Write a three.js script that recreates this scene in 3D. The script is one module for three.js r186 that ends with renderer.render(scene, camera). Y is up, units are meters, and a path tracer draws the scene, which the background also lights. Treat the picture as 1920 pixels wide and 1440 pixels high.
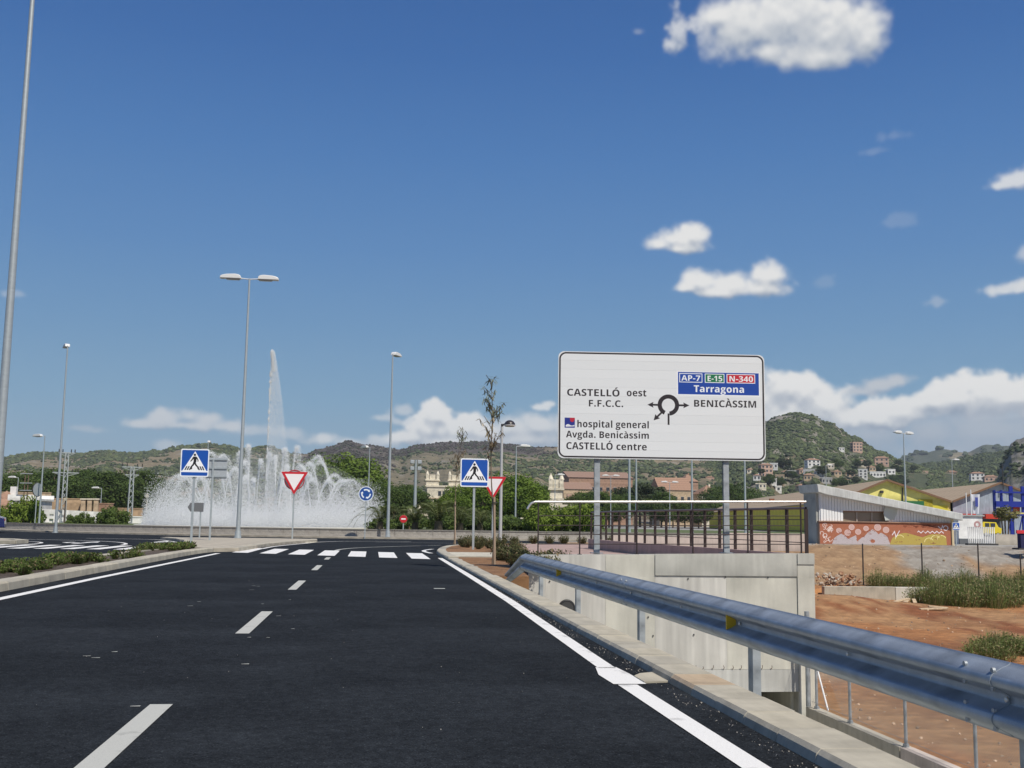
import * as THREE from 'three';
import { mergeGeometries, toCreasedNormals } from 'three/addons/utils/BufferGeometryUtils.js';
import { RoundedBoxGeometry } from 'three/addons/geometries/RoundedBoxGeometry.js';

// ---------------------------------------------------------------- camera, sun, exposure
const scene = new THREE.Scene();
const FOCAL = 2030, EYE = 1.1;                     // pixels of a 1920 x 1440 picture; metres
const camera = new THREE.PerspectiveCamera(2 * Math.atan(720 / FOCAL) * 180 / Math.PI, 4 / 3, 0.1, 9000);
camera.position.set(0, EYE, 0);
camera.rotation.order = 'YXZ';
camera.rotation.set(Math.atan(257 / FOCAL), -7.2 * Math.PI / 180, 0.014);
camera.updateMatrixWorld();
const renderer = new THREE.WebGLRenderer({ antialias: true });
renderer.toneMapping = THREE.LinearToneMapping;
renderer.toneMappingExposure = 1;
renderer.shadowMap.enabled = true;
const SUN = new THREE.Vector3(0.27, 0.80, 0.53).normalize();
const sun = new THREE.DirectionalLight(new THREE.Color(1, 0.94, 0.84), 4.5);
sun.position.copy(SUN).multiplyScalar(300); sun.castShadow = true;
sun.shadow.mapSize.set(4096, 4096);
Object.assign(sun.shadow.camera, { left: -120, right: 120, top: 120, bottom: -120, near: 1, far: 900 });
scene.add(sun); scene.add(sun.target);

// ---------------------------------------------------------------- random numbers and noise
function rng(seed) { let s = seed | 0; return () => { s = (s + 0x6d2b79f5) | 0; let t = Math.imul(s ^ (s >>> 15), 1 | s); t = (t + Math.imul(t ^ (t >>> 7), 61 | t)) ^ t; return ((t ^ (t >>> 14)) >>> 0) / 4294967296; }; }
const hash2 = (x, y) => { let h = Math.imul(x, 374761393) + Math.imul(y, 668265263) | 0; h = Math.imul(h ^ (h >>> 13), 1274126177); return ((h ^ (h >>> 16)) >>> 0) / 4294967296; };
function vnoise(x, y, wrap = 0) {
  const ix = Math.floor(x), iy = Math.floor(y), fx = x - ix, fy = y - iy, s = fx * fx * (3 - 2 * fx), t = fy * fy * (3 - 2 * fy);
  const w = wrap ? (k) => ((k % wrap) + wrap) % wrap : (k) => k;
  const x0 = w(ix), x1 = w(ix + 1), y0 = w(iy), y1 = w(iy + 1);
  const a = hash2(x0, y0), b = hash2(x1, y0), c = hash2(x0, y1), d = hash2(x1, y1);
  return a + (b - a) * s + (c - a) * t + (a - b - c + d) * s * t;
}
function fbm(x, y, oct = 4, wrap = 0) { let s = 0, a = 0.5, f = 1, n = 0; for (let i = 0; i < oct; i++) { s += a * vnoise(x * f + i * (wrap ? 0 : 17.3), y * f, wrap ? wrap * f : 0); n += a; a *= 0.5; f *= 2; } return s / n; }
const clamp = (x, a = 0, b = 1) => Math.min(b, Math.max(a, x));
const sstep = (a, b, x) => { const t = clamp((x - a) / (b - a)); return t * t * (3 - 2 * t); };
const lerp = (a, b, t) => a + (b - a) * t;
const mix3 = (a, b, t) => [lerp(a[0], b[0], t), lerp(a[1], b[1], t), lerp(a[2], b[2], t)];
const lin = (r, g, b) => [r, g, b].map((c) => { c /= 255; return c <= 0.04045 ? c / 12.92 : ((c + 0.055) / 1.055) ** 2.4; });

// ---------------------------------------------------------------- from measured sight lines to places
const V = (x, y, z) => new THREE.Vector3(x, y, z);
const ray = (px, py) => V((px - 960) / FOCAL, -(py - 720) / FOCAL, -1).applyQuaternion(camera.quaternion);
const atY = (px, py, y = 0) => { const d = ray(px, py); return d.multiplyScalar((y - EYE) / d.y).add(camera.position); };
const atZ = (px, py, z) => { const d = ray(px, py); return d.multiplyScalar(z / d.z).add(camera.position); };
const P2 = (v) => [v.x, v.z];
const toPx = (v) => { const c = v.clone().sub(camera.position).applyQuaternion(camera.quaternion.clone().invert()); return [960 + FOCAL * c.x / -c.z, 720 - FOCAL * c.y / -c.z]; };

// ---------------------------------------------------------------- sky: air and clouds
{
  const W = 4096, H = 2048, data = new Float32Array(W * H * 4), K = FOCAL;
  const dirOf = (px, py) => { const d = ray(px, py).normalize(); return [Math.atan2(d.x, -d.z), Math.asin(d.y)]; };
  // air: sRGB seen at elevations in degrees
  const air = [[0, 158, 180, 193], [3, 143, 172, 193], [6, 127, 164, 193], [10, 109, 150, 190], [14, 93, 137, 187], [19, 77, 123, 180], [24, 63, 108, 169], [30, 53, 95, 156], [45, 45, 80, 138], [90, 37, 66, 117]]
    .map(([e, r, g, b]) => [e, ...lin(r, g, b)]);
  const airAt = (e) => { let i = 1; while (i < air.length - 1 && air[i][0] < e) i++; const a = air[i - 1], b = air[i], t = clamp((e - a[0]) / (b[0] - a[0])); return [1, 2, 3].map((c) => lerp(a[c], b[c], t)); };
  // clouds: each a list of puffs [az, el, rx, ry] (radii in 1/2030 rad), opacity, brightness, softness
  const clouds = [];
  const cloud = (puffs, { o = 1, b = 1, soft = 0.95, n = 0.8, s = 26, flat = 0.5 } = {}) => {
    const c = puffs.map(([x, y, rx, ry]) => { const [a, e] = dirOf(x, y); return [a, e, rx, ry]; });
    clouds.push({ c, o, b, soft, n, s, flat });
  };
  cloud([[1400, 52, 85, 72], [1480, 40, 95, 85], [1560, 62, 90, 68], [1630, 75, 62, 52], [1430, 98, 70, 32], [1540, 105, 95, 34], [1345, 30, 42, 40]], { b: 1, s: 34, n: 1.0 });
  cloud([[1268, 60, 24, 46], [1262, 85, 20, 22], [1300, 50, 20, 26]], { o: 0.75, b: 0.95, s: 16, n: 1.2 });
  cloud([[1195, 60, 14, 8], [1320, 70, 16, 30]], { o: 0.25, b: 0.9, s: 14, n: 1.2 });
  cloud([[1268, 448, 44, 32], [1300, 440, 32, 26], [1240, 460, 32, 18], [1275, 466, 50, 16]], { b: 1, s: 20, n: 0.9 });
  cloud([[1310, 530, 40, 26], [1370, 533, 48, 24], [1445, 518, 48, 34], [1420, 542, 70, 24], [1290, 540, 34, 14], [1350, 548, 70, 14]], { b: 1, s: 20, n: 0.9 });
  cloud([[1900, 338, 32, 20], [1935, 330, 40, 26], [1880, 348, 26, 8]], { o: 0.8, s: 16, n: 1 });
  cloud([[1922, 480, 22, 26], [1930, 530, 26, 18]], { o: 0.55, b: 0.9, s: 16, n: 1 });
  cloud([[1872, 546, 28, 14], [1915, 540, 20, 14]], { o: 0.8, b: 0.97, s: 12, n: 1 });
  cloud([[1755, 566, 28, 16]], { o: 0.3, b: 0.85, s: 14, n: 1.3 });
  cloud([[1690, 415, 40, 16]], { o: 0.12, b: 0.9, s: 16, n: 1.4 });
  cloud([[1680, 255, 44, 16], [1640, 285, 30, 10]], { o: 0.12, b: 0.95, s: 18, n: 1.4 });
  cloud([[1548, 530, 24, 14]], { o: 0.12, b: 0.85, s: 14, n: 1.4 });
  cloud([[30, 552, 26, 10]], { o: 0.32, b: 0.85, s: 12, n: 1.1 });
  cloud([[158, 803, 44, 9], [180, 808, 30, 6]], { o: 0.5, b: 0.75, s: 14, n: 1 });
  cloud([[300, 782, 42, 20], [355, 780, 40, 24], [395, 785, 44, 18], [340, 797, 80, 14], [430, 800, 50, 16], [265, 795, 40, 12]], { o: 0.92, b: 0.84, s: 20, n: 0.9 });
  cloud([[310, 836, 28, 14], [470, 808, 60, 16], [545, 815, 45, 18], [600, 825, 40, 18]], { o: 0.6, b: 0.85, s: 18, n: 1 });
  cloud([[612, 825, 34, 12], [660, 832, 50, 14], [720, 828, 40, 16]], { o: 0.7, b: 1, s: 14, n: 1 });
  cloud([[758, 772, 26, 14], [750, 792, 18, 10], [715, 784, 26, 8]], { o: 0.6, b: 0.9, s: 14, n: 1.1 });
  cloud([[700, 838, 60, 22], [860, 835, 130, 34], [1000, 830, 120, 36], [1150, 835, 150, 40], [1320, 830, 140, 40]], { b: 0.72, s: 34, n: 0.8, o: 0.85, soft: 1.3 });
  cloud([[815, 782, 34, 28], [800, 806, 50, 28], [850, 805, 45, 28], [875, 800, 36, 24], [775, 820, 50, 18], [910, 810, 40, 22], [840, 830, 110, 18]], { b: 1.05, s: 20, n: 1.15, soft: 0.5 });
  cloud([[965, 802, 45, 28], [1010, 800, 45, 30], [1055, 800, 45, 34], [1000, 825, 100, 22], [1090, 780, 50, 40], [1150, 790, 70, 46], [1250, 800, 90, 40], [1350, 790, 80, 40]], { b: 0.93, s: 26, n: 1, o: 0.95 });
  cloud([[1012, 764, 26, 8], [1030, 758, 16, 7]], { b: 1.05, s: 10, n: 1, o: 0.8 });
  cloud([[1620, 815, 120, 50], [1730, 815, 120, 60], [1840, 810, 120, 60], [1960, 810, 120, 60], [1540, 820, 80, 44], [2100, 815, 130, 50], [1780, 845, 260, 40]], { b: 0.66, s: 36, n: 0.8, o: 0.92, soft: 1.3 });
  cloud([[1420, 748, 56, 52], [1465, 728, 50, 40], [1508, 735, 40, 36], [1545, 760, 50, 38], [1480, 785, 110, 50], [1600, 785, 80, 34], [1440, 790, 70, 40]], { b: 1.05, s: 22, n: 0.85, soft: 0.5 });
  cloud([[1645, 722, 44, 22], [1680, 715, 36, 20], [1610, 735, 40, 16]], { b: 0.74, s: 20, n: 0.9, o: 0.95 });
  cloud([[1690, 772, 70, 34], [1745, 756, 50, 36], [1800, 748, 48, 40], [1852, 736, 46, 42], [1900, 748, 54, 40], [1960, 745, 64, 42], [2050, 765, 95, 40], [1650, 785, 60, 26]], { b: 1.03, s: 20, n: 0.95, soft: 0.5 });
  cloud([[1860, 778, 70, 18], [1920, 772, 60, 16]], { b: 0.72, s: 24, n: 1, o: 0.5 });
  // the same weather all round: a bank of cumulus low down and stray clouds above it
  const r = rng(77), inView = (a) => a > -0.36 && a < 0.64;
  for (let a = -Math.PI; a < Math.PI; a += 0.05) {
    if (inView(a)) continue;
    const big = fbm(a * 2 + 40, 3, 3), c = [];
    for (let k = 0; k < 4; k++) c.push([a + (r() - 0.5) * 0.07, (0.07 + 0.07 * big * r()) + 0.01, 40 + 40 * r(), 20 + 26 * r()]);
    clouds.push({ c, o: 0.95, b: 0.84 + 0.2 * r(), soft: 0.9, n: 0.95, s: 24, flat: 0.5 });
  }
  for (let k = 0; k < 46; k++) {
    const a = (r() - 0.5) * 2 * Math.PI, e = 0.2 + 0.8 * r() * r() + 0.03; if (inView(a) && e < 0.62) continue;
    const c = [], n = 3 + Math.floor(r() * 4), sz = 0.8 + r();
    for (let q = 0; q < n; q++) c.push([a + (q - n / 2) * 0.024 * sz / Math.cos(e), e + (r() - 0.5) * 0.014, (34 + 40 * r()) * sz, (20 + 24 * r()) * sz]);
    clouds.push({ c, o: 0.5 + 0.5 * r(), b: 0.97, soft: 0.9, n: 1, s: 26, flat: 0.5 });
  }
  // thickness of a cloud at a direction: union of its puffs, frayed by noise
  const thick = (C, a, e, fray) => {
    let d = -9;
    for (const p of C.c) {
      let da = a - p[0]; if (da > Math.PI) da -= 2 * Math.PI; if (da < -Math.PI) da += 2 * Math.PI;
      const x = da * Math.cos(e) * K / p[2]; if (x > 2.4 || x < -2.4) continue;
      let y = (e - p[1]) * K / p[3]; if (y < 0) y *= 1.35;
      const q = 1 - Math.sqrt(x * x + y * y);
      d = d < -8 ? q : Math.log(Math.exp(5 * d) + Math.exp(5 * q)) / 5;
    }
    return d < -2 ? d : d + fray;
  };
  const out = new Float32Array(3);
  for (const C of clouds) { C.e0 = 9; C.e1 = -9; for (const p of C.c) { C.e0 = Math.min(C.e0, p[1] - 1.9 * p[3] / K); C.e1 = Math.max(C.e1, p[1] + 2.2 * p[3] / K); }
    C.a0 = Math.min(...C.c.map((p) => p[0] - 2.2 * p[2] / K / Math.cos(p[1]))); C.a1 = Math.max(...C.c.map((p) => p[0] + 2.2 * p[2] / K / Math.cos(p[1]))); }
  for (let row = 0; row < H; row++) {
    const e = ((row + 0.5) / H - 0.5) * Math.PI, base = airAt(Math.max(0, e * 180 / Math.PI));
    const near = e > 0 ? clouds.filter((C) => e > C.e0 && e < C.e1) : [];
    for (let col = 0; col < W; col++) {
      const phi = ((col + 0.5) / W - 0.5) * 2 * Math.PI;       // atan2(z, x)
      let a = phi + Math.PI / 2; if (a > Math.PI) a -= 2 * Math.PI;  // atan2(x, -z)
      out[0] = base[0]; out[1] = base[1]; out[2] = base[2];
      for (const C of near) {
        let aa = a; if (aa < C.a0) aa += 2 * Math.PI; if (aa > C.a1) aa -= 2 * Math.PI; if (aa < C.a0) continue;
        const u = a * Math.cos(C.c[0][1]) * K, v = e * K, s = C.s * 1.9;
        const f = (uu, vv) => C.n * (0.85 * (fbm(uu / s + 91, vv / s + 37, 2) - 0.5) + 0.55 * (fbm(uu / (s * 0.36) + 11, vv / (s * 0.36), 4) - 0.5));
        const n0 = f(u, v), d = thick(C, a, e, n0);
        if (d <= -0.02) continue;
        const al = sstep(-0.02, C.soft * 0.72, d) * C.o;
        // lit from above and behind the viewer: bright where the cloud thins upward, grey where more cloud lies above
        const up = thick(C, a, e + 12 / K, f(u, v + 12)), up2 = thick(C, a, e + 34 / K, f(u, v + 34) * 0.6);
        const lit = clamp(0.60 + 0.7 * (d - up) + 0.55 * (d - up2) - 0.06 * d);
        const col3 = mix3(lin(150, 163, 181), lin(231, 231, 230), lit * clamp(2 * C.b - 1, 0, 1.06)), br = 1;
        const haze = sstep(0.14, 0.0, e) * 0.3;
        for (let c = 0; c < 3; c++) out[c] = lerp(out[c], lerp(col3[c] * br, base[c], haze), al);
      }
      const o = (row * W + col) * 4; data[o] = out[0]; data[o + 1] = out[1]; data[o + 2] = out[2]; data[o + 3] = 1;
    }
  }
  const t = new THREE.DataTexture(data, W, H, THREE.RGBAFormat, THREE.FloatType);
  t.mapping = THREE.EquirectangularReflectionMapping; t.magFilter = THREE.LinearFilter; t.minFilter = THREE.LinearFilter; t.needsUpdate = true;
  scene.background = t; scene.environment = t;
}
console.log('sky done');

// ---------------------------------------------------------------- textures
function tex(w, h, fn, srgb = true) {
  const d = new Uint8Array(w * h * 4);
  for (let y = 0; y < h; y++) for (let x = 0; x < w; x++) { const c = fn(x / w, y / h, x, y), o = (y * w + x) * 4; for (let k = 0; k < 3; k++) d[o + k] = clamp(c[k], 0, 255); d[o + 3] = c[3] === undefined ? 255 : c[3]; }
  const t = new THREE.DataTexture(d, w, h, THREE.RGBAFormat); t.wrapS = t.wrapT = THREE.RepeatWrapping; t.magFilter = THREE.LinearFilter; t.minFilter = THREE.LinearMipmapLinearFilter;
  t.generateMipmaps = true; { let s = 0; for (let i = 0; i < d.length; i += 28) { const v = d[i + 1 - (i % 4)] / 255; s += v <= 0.04045 ? v / 12.92 : ((v + 0.055) / 1.055) ** 2.4; } t.userData.mean = s / Math.ceil(d.length / 28); } if (srgb) t.colorSpace = THREE.SRGBColorSpace; t.needsUpdate = true; return t;
}
const rep = (t, s) => { const c = t.clone(); c.repeat.set(s, s); c.needsUpdate = true; return c; };
const g3 = (v) => [v, v, v];
// neutral maps around white: multiply a base colour
const T = {
  grain: tex(512, 512, (u, v, x, y) => g3(205 + 50 * (0.6 * hash2(x, y) + 0.4 * fbm(u * 24, v * 24, 3, 24)))),
  patch: tex(512, 512, (u, v, x, y) => g3(150 + 105 * clamp(0.75 * fbm(u * 5, v * 5, 5, 5) + 0.25 * hash2(x, y) + 0.12))),
  patchBump: tex(512, 512, (u, v, x, y) => g3(255 * (0.6 * fbm(u * 8, v * 8, 5, 8) + 0.4 * hash2(x, y))), false),
  asphalt: tex(1024, 1024, (u, v, x, y) => { const h = hash2(x, y), s = hash2(x >> 1, y >> 1), b = 0.5 + 0.5 * fbm(u * 6, v * 6, 4, 6); let g = 110 * b + 70 * h + 45 * fbm(u * 96, v * 96, 2, 96); if (s > 0.965) g += 120 * hash2(y, x); if (s < 0.05) g *= 0.6; return [g * 0.97, g, g * 1.06]; }),
  asphaltBump: tex(512, 512, (u, v, x, y) => g3(255 * (0.55 * fbm(u * 120, v * 120, 2, 120) + 0.45 * hash2(x, y))), false),
  concrete: tex(1024, 1024, (u, v, x, y) => { const a = fbm(u * 4, v * 4, 5, 4), st = fbm(u * 40, v * 2, 3, 0), dots = hash2(x, y); let g = 176 + 55 * a + 14 * (dots - 0.5) + 22 * (fbm(u * 30, v * 3 + 5, 3) - 0.5); return [g, g * 0.995, g * 0.97]; }),
  paint: tex(512, 512, (u, v, x, y) => { const n = fbm(u * 10, v * 10, 4, 10), g = 232 + 16 * (hash2(x, y) - 0.5) - (n > 0.62 ? 60 * (n - 0.62) / 0.38 : 0); return g3(hash2(x + 5, y + 9) > 0.992 ? g - 70 : g); }),
  soil: tex(512, 512, (u, v, x, y) => { const a = fbm(u * 6, v * 6, 5, 6), h = hash2(x, y); return [175 + 60 * a + 22 * (h - 0.5), 168 + 68 * a + 22 * (h - 0.5), 160 + 72 * a + 22 * (h - 0.5)]; }),
  streak: tex(512, 512, (u, v, x, y) => { const n = fbm(u * 40, v * 3, 4), m = fbm(u * 6, v * 5, 4, 0); return g3(196 + 40 * n + 36 * (m - 0.5)); }),
};
function mat(c, { rough = 0.9, metal = 0, map, s = 1, bump, bs = 1, bh = 0.003, side, vc, ...more } = {}) {
  const m = new THREE.MeshPhysicalMaterial({ roughness: rough, metalness: metal, ...more });
  const mean = map ? map.userData.mean : 1; m.color.setRGB(...c.map((v) => v / mean)); if (map) m.map = rep(map, s); if (bump) { m.bumpMap = rep(bump, bs); m.bumpScale = bh; }
  if (side) m.side = THREE.DoubleSide; if (vc) m.vertexColors = true; return m;
}
const M = {
  asphalt: mat([0.0200, 0.0216, 0.0222], { rough: 0.95, map: T.asphalt, s: 0.26, bump: T.asphaltBump, bs: 0.6, bh: 0.006, specularIntensity: 0.22 }),
  line: mat([0.78, 0.77, 0.74], { rough: 0.7, map: T.paint, s: 0.8, bump: T.asphaltBump, bs: 1, bh: 0.002 }),
  oldLine: mat([0.47, 0.47, 0.43], { rough: 0.8, map: T.paint, s: 0.9, bump: T.asphaltBump, bs: 1, bh: 0.003 }),
  kerb: mat([0.43, 0.40, 0.34], { map: T.concrete, s: 0.7, bump: T.patchBump, bs: 3, bh: 0.002 }),
  kerbB: mat([0.40, 0.375, 0.325], { map: T.concrete, s: 0.55, bump: T.patchBump, bs: 3, bh: 0.002 }),
  kerbC: mat([0.45, 0.415, 0.345], { map: T.concrete, s: 0.8, bump: T.patchBump, bs: 3, bh: 0.002 }),
  kerbRust: mat([0.46, 0.36, 0.26], { map: T.concrete, s: 0.8, bump: T.patchBump, bs: 3, bh: 0.002 }),
  mortar: mat([0.30, 0.27, 0.22], { map: T.grain, s: 2 }),
  concrete: mat([0.55, 0.54, 0.495], { map: T.concrete, s: 0.33, bump: T.patchBump, bs: 1.5, bh: 0.003 }),
  concreteB: mat([0.50, 0.495, 0.46], { map: T.streak, s: 0.3, bump: T.patchBump, bs: 1.5, bh: 0.003 }),
  concreteDark: mat([0.43, 0.43, 0.41], { map: T.concrete, s: 0.4, bump: T.patchBump, bs: 1.5, bh: 0.004 }),
  concreteC: mat([0.53, 0.515, 0.47], { map: T.streak, s: 0.25, bump: T.patchBump, bs: 1.2, bh: 0.003 }),
  pinkWall: mat([0.52, 0.455, 0.42], { map: T.concrete, s: 0.5 }),
  purpleWall: mat([0.40, 0.30, 0.28], { map: T.concrete, s: 0.6, bump: T.patchBump, bs: 2, bh: 0.003 }),
  pinkPave: mat([0.40, 0.285, 0.245], { map: T.patch, s: 0.4 }),
  beigePave: mat([0.42, 0.375, 0.30], { map: T.patch, s: 0.5, bump: T.patchBump, bs: 2, bh: 0.004 }),
  soil: mat([0.30, 0.165, 0.08], { map: T.soil, s: 0.6, bump: T.patchBump, bs: 1, bh: 0.03 }),
  darkSoil: mat([0.12, 0.095, 0.075], { map: T.soil, s: 0.8, bump: T.patchBump, bs: 1.5, bh: 0.03 }),
  galv: mat([0.35, 0.39, 0.43], { rough: 0.55, metal: 0.55, map: T.patch, s: 1.2 }),
  galvPost: mat([0.36, 0.385, 0.40], { rough: 0.6, metal: 0.4, map: T.patch, s: 2 }),
  pole: mat([0.44, 0.48, 0.49], { rough: 0.5, metal: 0.45, map: T.grain, s: 1 }),
  steelBack: mat([0.42, 0.45, 0.47], { rough: 0.6, metal: 0.3, map: T.grain, s: 1 }),
  stainless: mat([0.72, 0.70, 0.66], { rough: 0.34, metal: 0.75 }),
  brown: mat([0.030, 0.017, 0.015], { rough: 0.6 }),
  white: mat([0.80, 0.80, 0.79], { rough: 0.6 }),
  lampHead: mat([0.72, 0.72, 0.70], { rough: 0.4 }),
  lampGlass: mat([0.38, 0.36, 0.31], { rough: 0.25 }),
  black: mat([0.02, 0.02, 0.022], { rough: 0.5 }),
  dark: mat([0.05, 0.05, 0.05], { rough: 0.8 }),
  window: mat([0.045, 0.05, 0.06], { rough: 0.2 }),
  bark: mat([0.16, 0.12, 0.085], { map: T.streak, s: 1 }),
  stake: mat([0.36, 0.27, 0.19], { map: T.streak, s: 1 }),
};

// ---------------------------------------------------------------- building helpers
const taken = new Map();
const numbered = (n) => { const k = taken.get(n) ?? 0; taken.set(n, k + 1); return k ? n + '_' + String(k).padStart(3, '0') : n; };
function meta(o, label, category, group, kind) { if (label) o.userData.label = label; if (category) o.userData.category = category; if (group) o.userData.group = group; if (kind) o.userData.kind = kind; return o; }
function thing(name, label, category, at = V(0, 0, 0), group, turn = 0) { const o = new THREE.Group(); o.name = numbered(name); o.position.copy(at); o.rotation.y = turn; scene.add(o); return meta(o, label, category, group); }
function part(parent, name, geo, m, at) { const o = new THREE.Mesh(geo, m); o.name = name; o.castShadow = o.receiveShadow = true; if (at) o.position.copy(at); parent.add(o); return o; }
function single(name, geo, m, label, category, group) { const o = part(scene, numbered(name), geo, m); return meta(o, label, category, group); }
function setting(name, geo, m, label) { const o = geo ? part(scene, numbered(name), geo, m) : new THREE.Group(); if (!geo) { o.name = numbered(name); scene.add(o); } o.userData.kind = 'structure'; if (label) o.userData.label = label; return o; }
function copyOf(o, at, turn, label, group) { const c = o.clone(); c.name = numbered(o.name.replace(/_\d{3}$/, '')); scene.add(c); if (at) c.position.copy(at); if (turn !== undefined) c.rotation.y = turn; if (label) c.userData.label = label; if (group) c.userData.group = group; return c; }
const merge = (list) => mergeGeometries(list.map((g) => { g = g.index ? g.toNonIndexed() : g; for (const k of Object.keys(g.attributes)) if (!['position', 'normal', 'uv'].includes(k)) g.deleteAttribute(k); return g; }));
const move = (g, x, y, z) => g.translate(x, y, z);
// uv in metres from the face direction
function metric(g, off = 0) {
  g = g.index ? g.toNonIndexed() : g; const p = g.attributes.position, uv = new Float32Array(p.count * 2), a = V(), b = V(), c = V(), n = V();
  for (let i = 0; i < p.count; i += 3) {
    a.fromBufferAttribute(p, i); b.fromBufferAttribute(p, i + 1); c.fromBufferAttribute(p, i + 2); n.copy(b).sub(a).cross(c.clone().sub(a));
    const ax = Math.abs(n.x), ay = Math.abs(n.y), az = Math.abs(n.z);
    [a, b, c].forEach((q, k) => { const [u, v] = ay >= ax && ay >= az ? [q.x, q.z] : ax >= az ? [q.z, q.y] : [q.x, q.y]; uv[(i + k) * 2] = u + off; uv[(i + k) * 2 + 1] = v + off * 0.7; });
  }
  g.setAttribute('uv', new THREE.BufferAttribute(uv, 2)); return g;
}
const box = (w, h, d, x = 0, y = 0, z = 0, off = 0) => metric(new THREE.BoxGeometry(w, h, d).translate(x, y, z), off);
const rbox = (w, h, d, r, x = 0, y = 0, z = 0, off = 0) => metric(new RoundedBoxGeometry(w, h, d, 2, r).translate(x, y, z), off);
const cyl = (r0, r1, h, x = 0, y = 0, z = 0, n = 12) => metric(new THREE.CylinderGeometry(r1, r0, h, n).translate(x, y + h / 2, z));  // stands on y
function bar(a, b, w, d = w) {   // a square bar from a to b
  const l = a.distanceTo(b), g = new THREE.BoxGeometry(w, l, d), q = new THREE.Quaternion().setFromUnitVectors(V(0, 1, 0), b.clone().sub(a).normalize());
  return metric(g.applyQuaternion(q).translate((a.x + b.x) / 2, (a.y + b.y) / 2, (a.z + b.z) / 2));
}
function rod(a, b, r, n = 8, r1 = r) {
  const l = a.distanceTo(b), g = new THREE.CylinderGeometry(r1, r, l, n), q = new THREE.Quaternion().setFromUnitVectors(V(0, 1, 0), b.clone().sub(a).normalize());
  return g.applyQuaternion(q).translate((a.x + b.x) / 2, (a.y + b.y) / 2, (a.z + b.z) / 2);
}
const shape = (pts, holes = []) => { const s = new THREE.Shape(pts.map(([x, z]) => new THREE.Vector2(x, -z))); for (const h of holes) s.holes.push(new THREE.Path(h.map(([x, z]) => new THREE.Vector2(x, -z)))); return s; };
// flat sheet from plan points [x, z]
const sheet = (pts, y, holes) => metric(new THREE.ShapeGeometry(shape(pts, holes)).rotateX(-Math.PI / 2).translate(0, y, 0));
// solid from plan points between two heights
const solid = (pts, y0, y1) => metric(new THREE.ExtrudeGeometry(shape(pts), { depth: y1 - y0, bevelEnabled: false }).rotateX(-Math.PI / 2).translate(0, y0, 0));
// ribbon of a given width along plan points
function ribbon(pts, w, y) {
  const L = [], R = [];
  pts.forEach((p, i) => { const a = pts[Math.max(0, i - 1)], b = pts[Math.min(pts.length - 1, i + 1)], dx = b[0] - a[0], dz = b[1] - a[1], l = Math.hypot(dx, dz); L.push([p[0] - dz / l * w / 2, p[1] + dx / l * w / 2]); R.push([p[0] + dz / l * w / 2, p[1] - dx / l * w / 2]); });
  return sheet([...L, ...R.reverse()], y);
}
const smooth = (pts, n = 24) => new THREE.CatmullRomCurve3(pts.map(([x, z]) => V(x, 0, z))).getSpacedPoints(n).map((v) => [v.x, v.z]);
// ================================================================ the setting
const RC = [7.7, -105], RW = 42;                              // roundabout centre and radius of its low wall
const circ = (a, r) => [RC[0] + r * Math.sin(a), RC[1] + r * Math.cos(a)];   // a = 0 faces the viewer
const arc = (a0, a1, r, n) => Array.from({ length: n + 1 }, (_, i) => circ(lerp(a0, a1, i / n), r));

// ground to the horizon, with a hole where the dirt lot drops away beside the road
{
  const ring = Array.from({ length: 72 }, (_, i) => [4200 * Math.cos(i / 72 * 2 * Math.PI), 4200 * Math.sin(i / 72 * 2 * Math.PI)]);
  setting('ground', sheet(ring, -0.03, [[[2.3, 14], [68, 14], [68, -54.2], [2.3, -54.2]]]), mat([0.16, 0.135, 0.08], { map: T.soil, s: 0.05 }));
}
// asphalt
const edgeR = [[2.12, 14], [2.12, -30.5], [2.1, -33.5], [2.18, -37], [2.5, -40.6], [3.0, -44], [3.9, -47], [5.6, -49.2], [7.7, -50], [13, -50.3], [15.5, -51.6], [17, -54.3]];
setting('road', sheet([[-90, 14], ...edgeR.slice(0, 2), ...smooth(edgeR.slice(1), 40), [24, -56], [46, -64], [46, -110], [-90, -110]], 0), M.asphalt);
setting('ring_island', solid(arc(-Math.PI, Math.PI, RW - 0.15, 96).slice(0, -1), -0.05, 0.30), mat([0.10, 0.13, 0.045], { map: T.soil, s: 0.3 }));
setting('ring_apron', solid([...arc(-1.2, 1.0, RW + 1.5, 60), ...arc(1.0, -1.2, RW + 0.1, 60)], -0.05, 0.10), M.beigePave);
{ // low stone wall round the island: coping over a rough face, in cast lengths
  const w = thing('roundabout_wall', 'low curved grey stone wall round the fountain island', 'wall');
  const face = mat([0.36, 0.335, 0.30], { map: T.patch, s: 1.4, bump: T.patchBump, bs: 2.5, bh: 0.03 }), cap = mat([0.20, 0.19, 0.18], { map: T.concrete, s: 0.6 });
  const N = 40;
  for (let i = 0; i < N; i++) {
    const a0 = lerp(-1.15, 0.95, i / N), a1 = lerp(-1.15, 0.95, (i + 1) / N) - 0.0004;
    part(w, 'wall_block', solid([...arc(a0, a1, RW + 0.05, 4), ...arc(a1, a0, RW - 0.28, 4)], 0, 0.47), face);
    part(w, 'coping_stone', solid([...arc(a0, a1, RW + 0.085, 4), ...arc(a1, a0, RW - 0.31, 4)], 0.472, 0.53), cap);
  }
}

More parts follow.
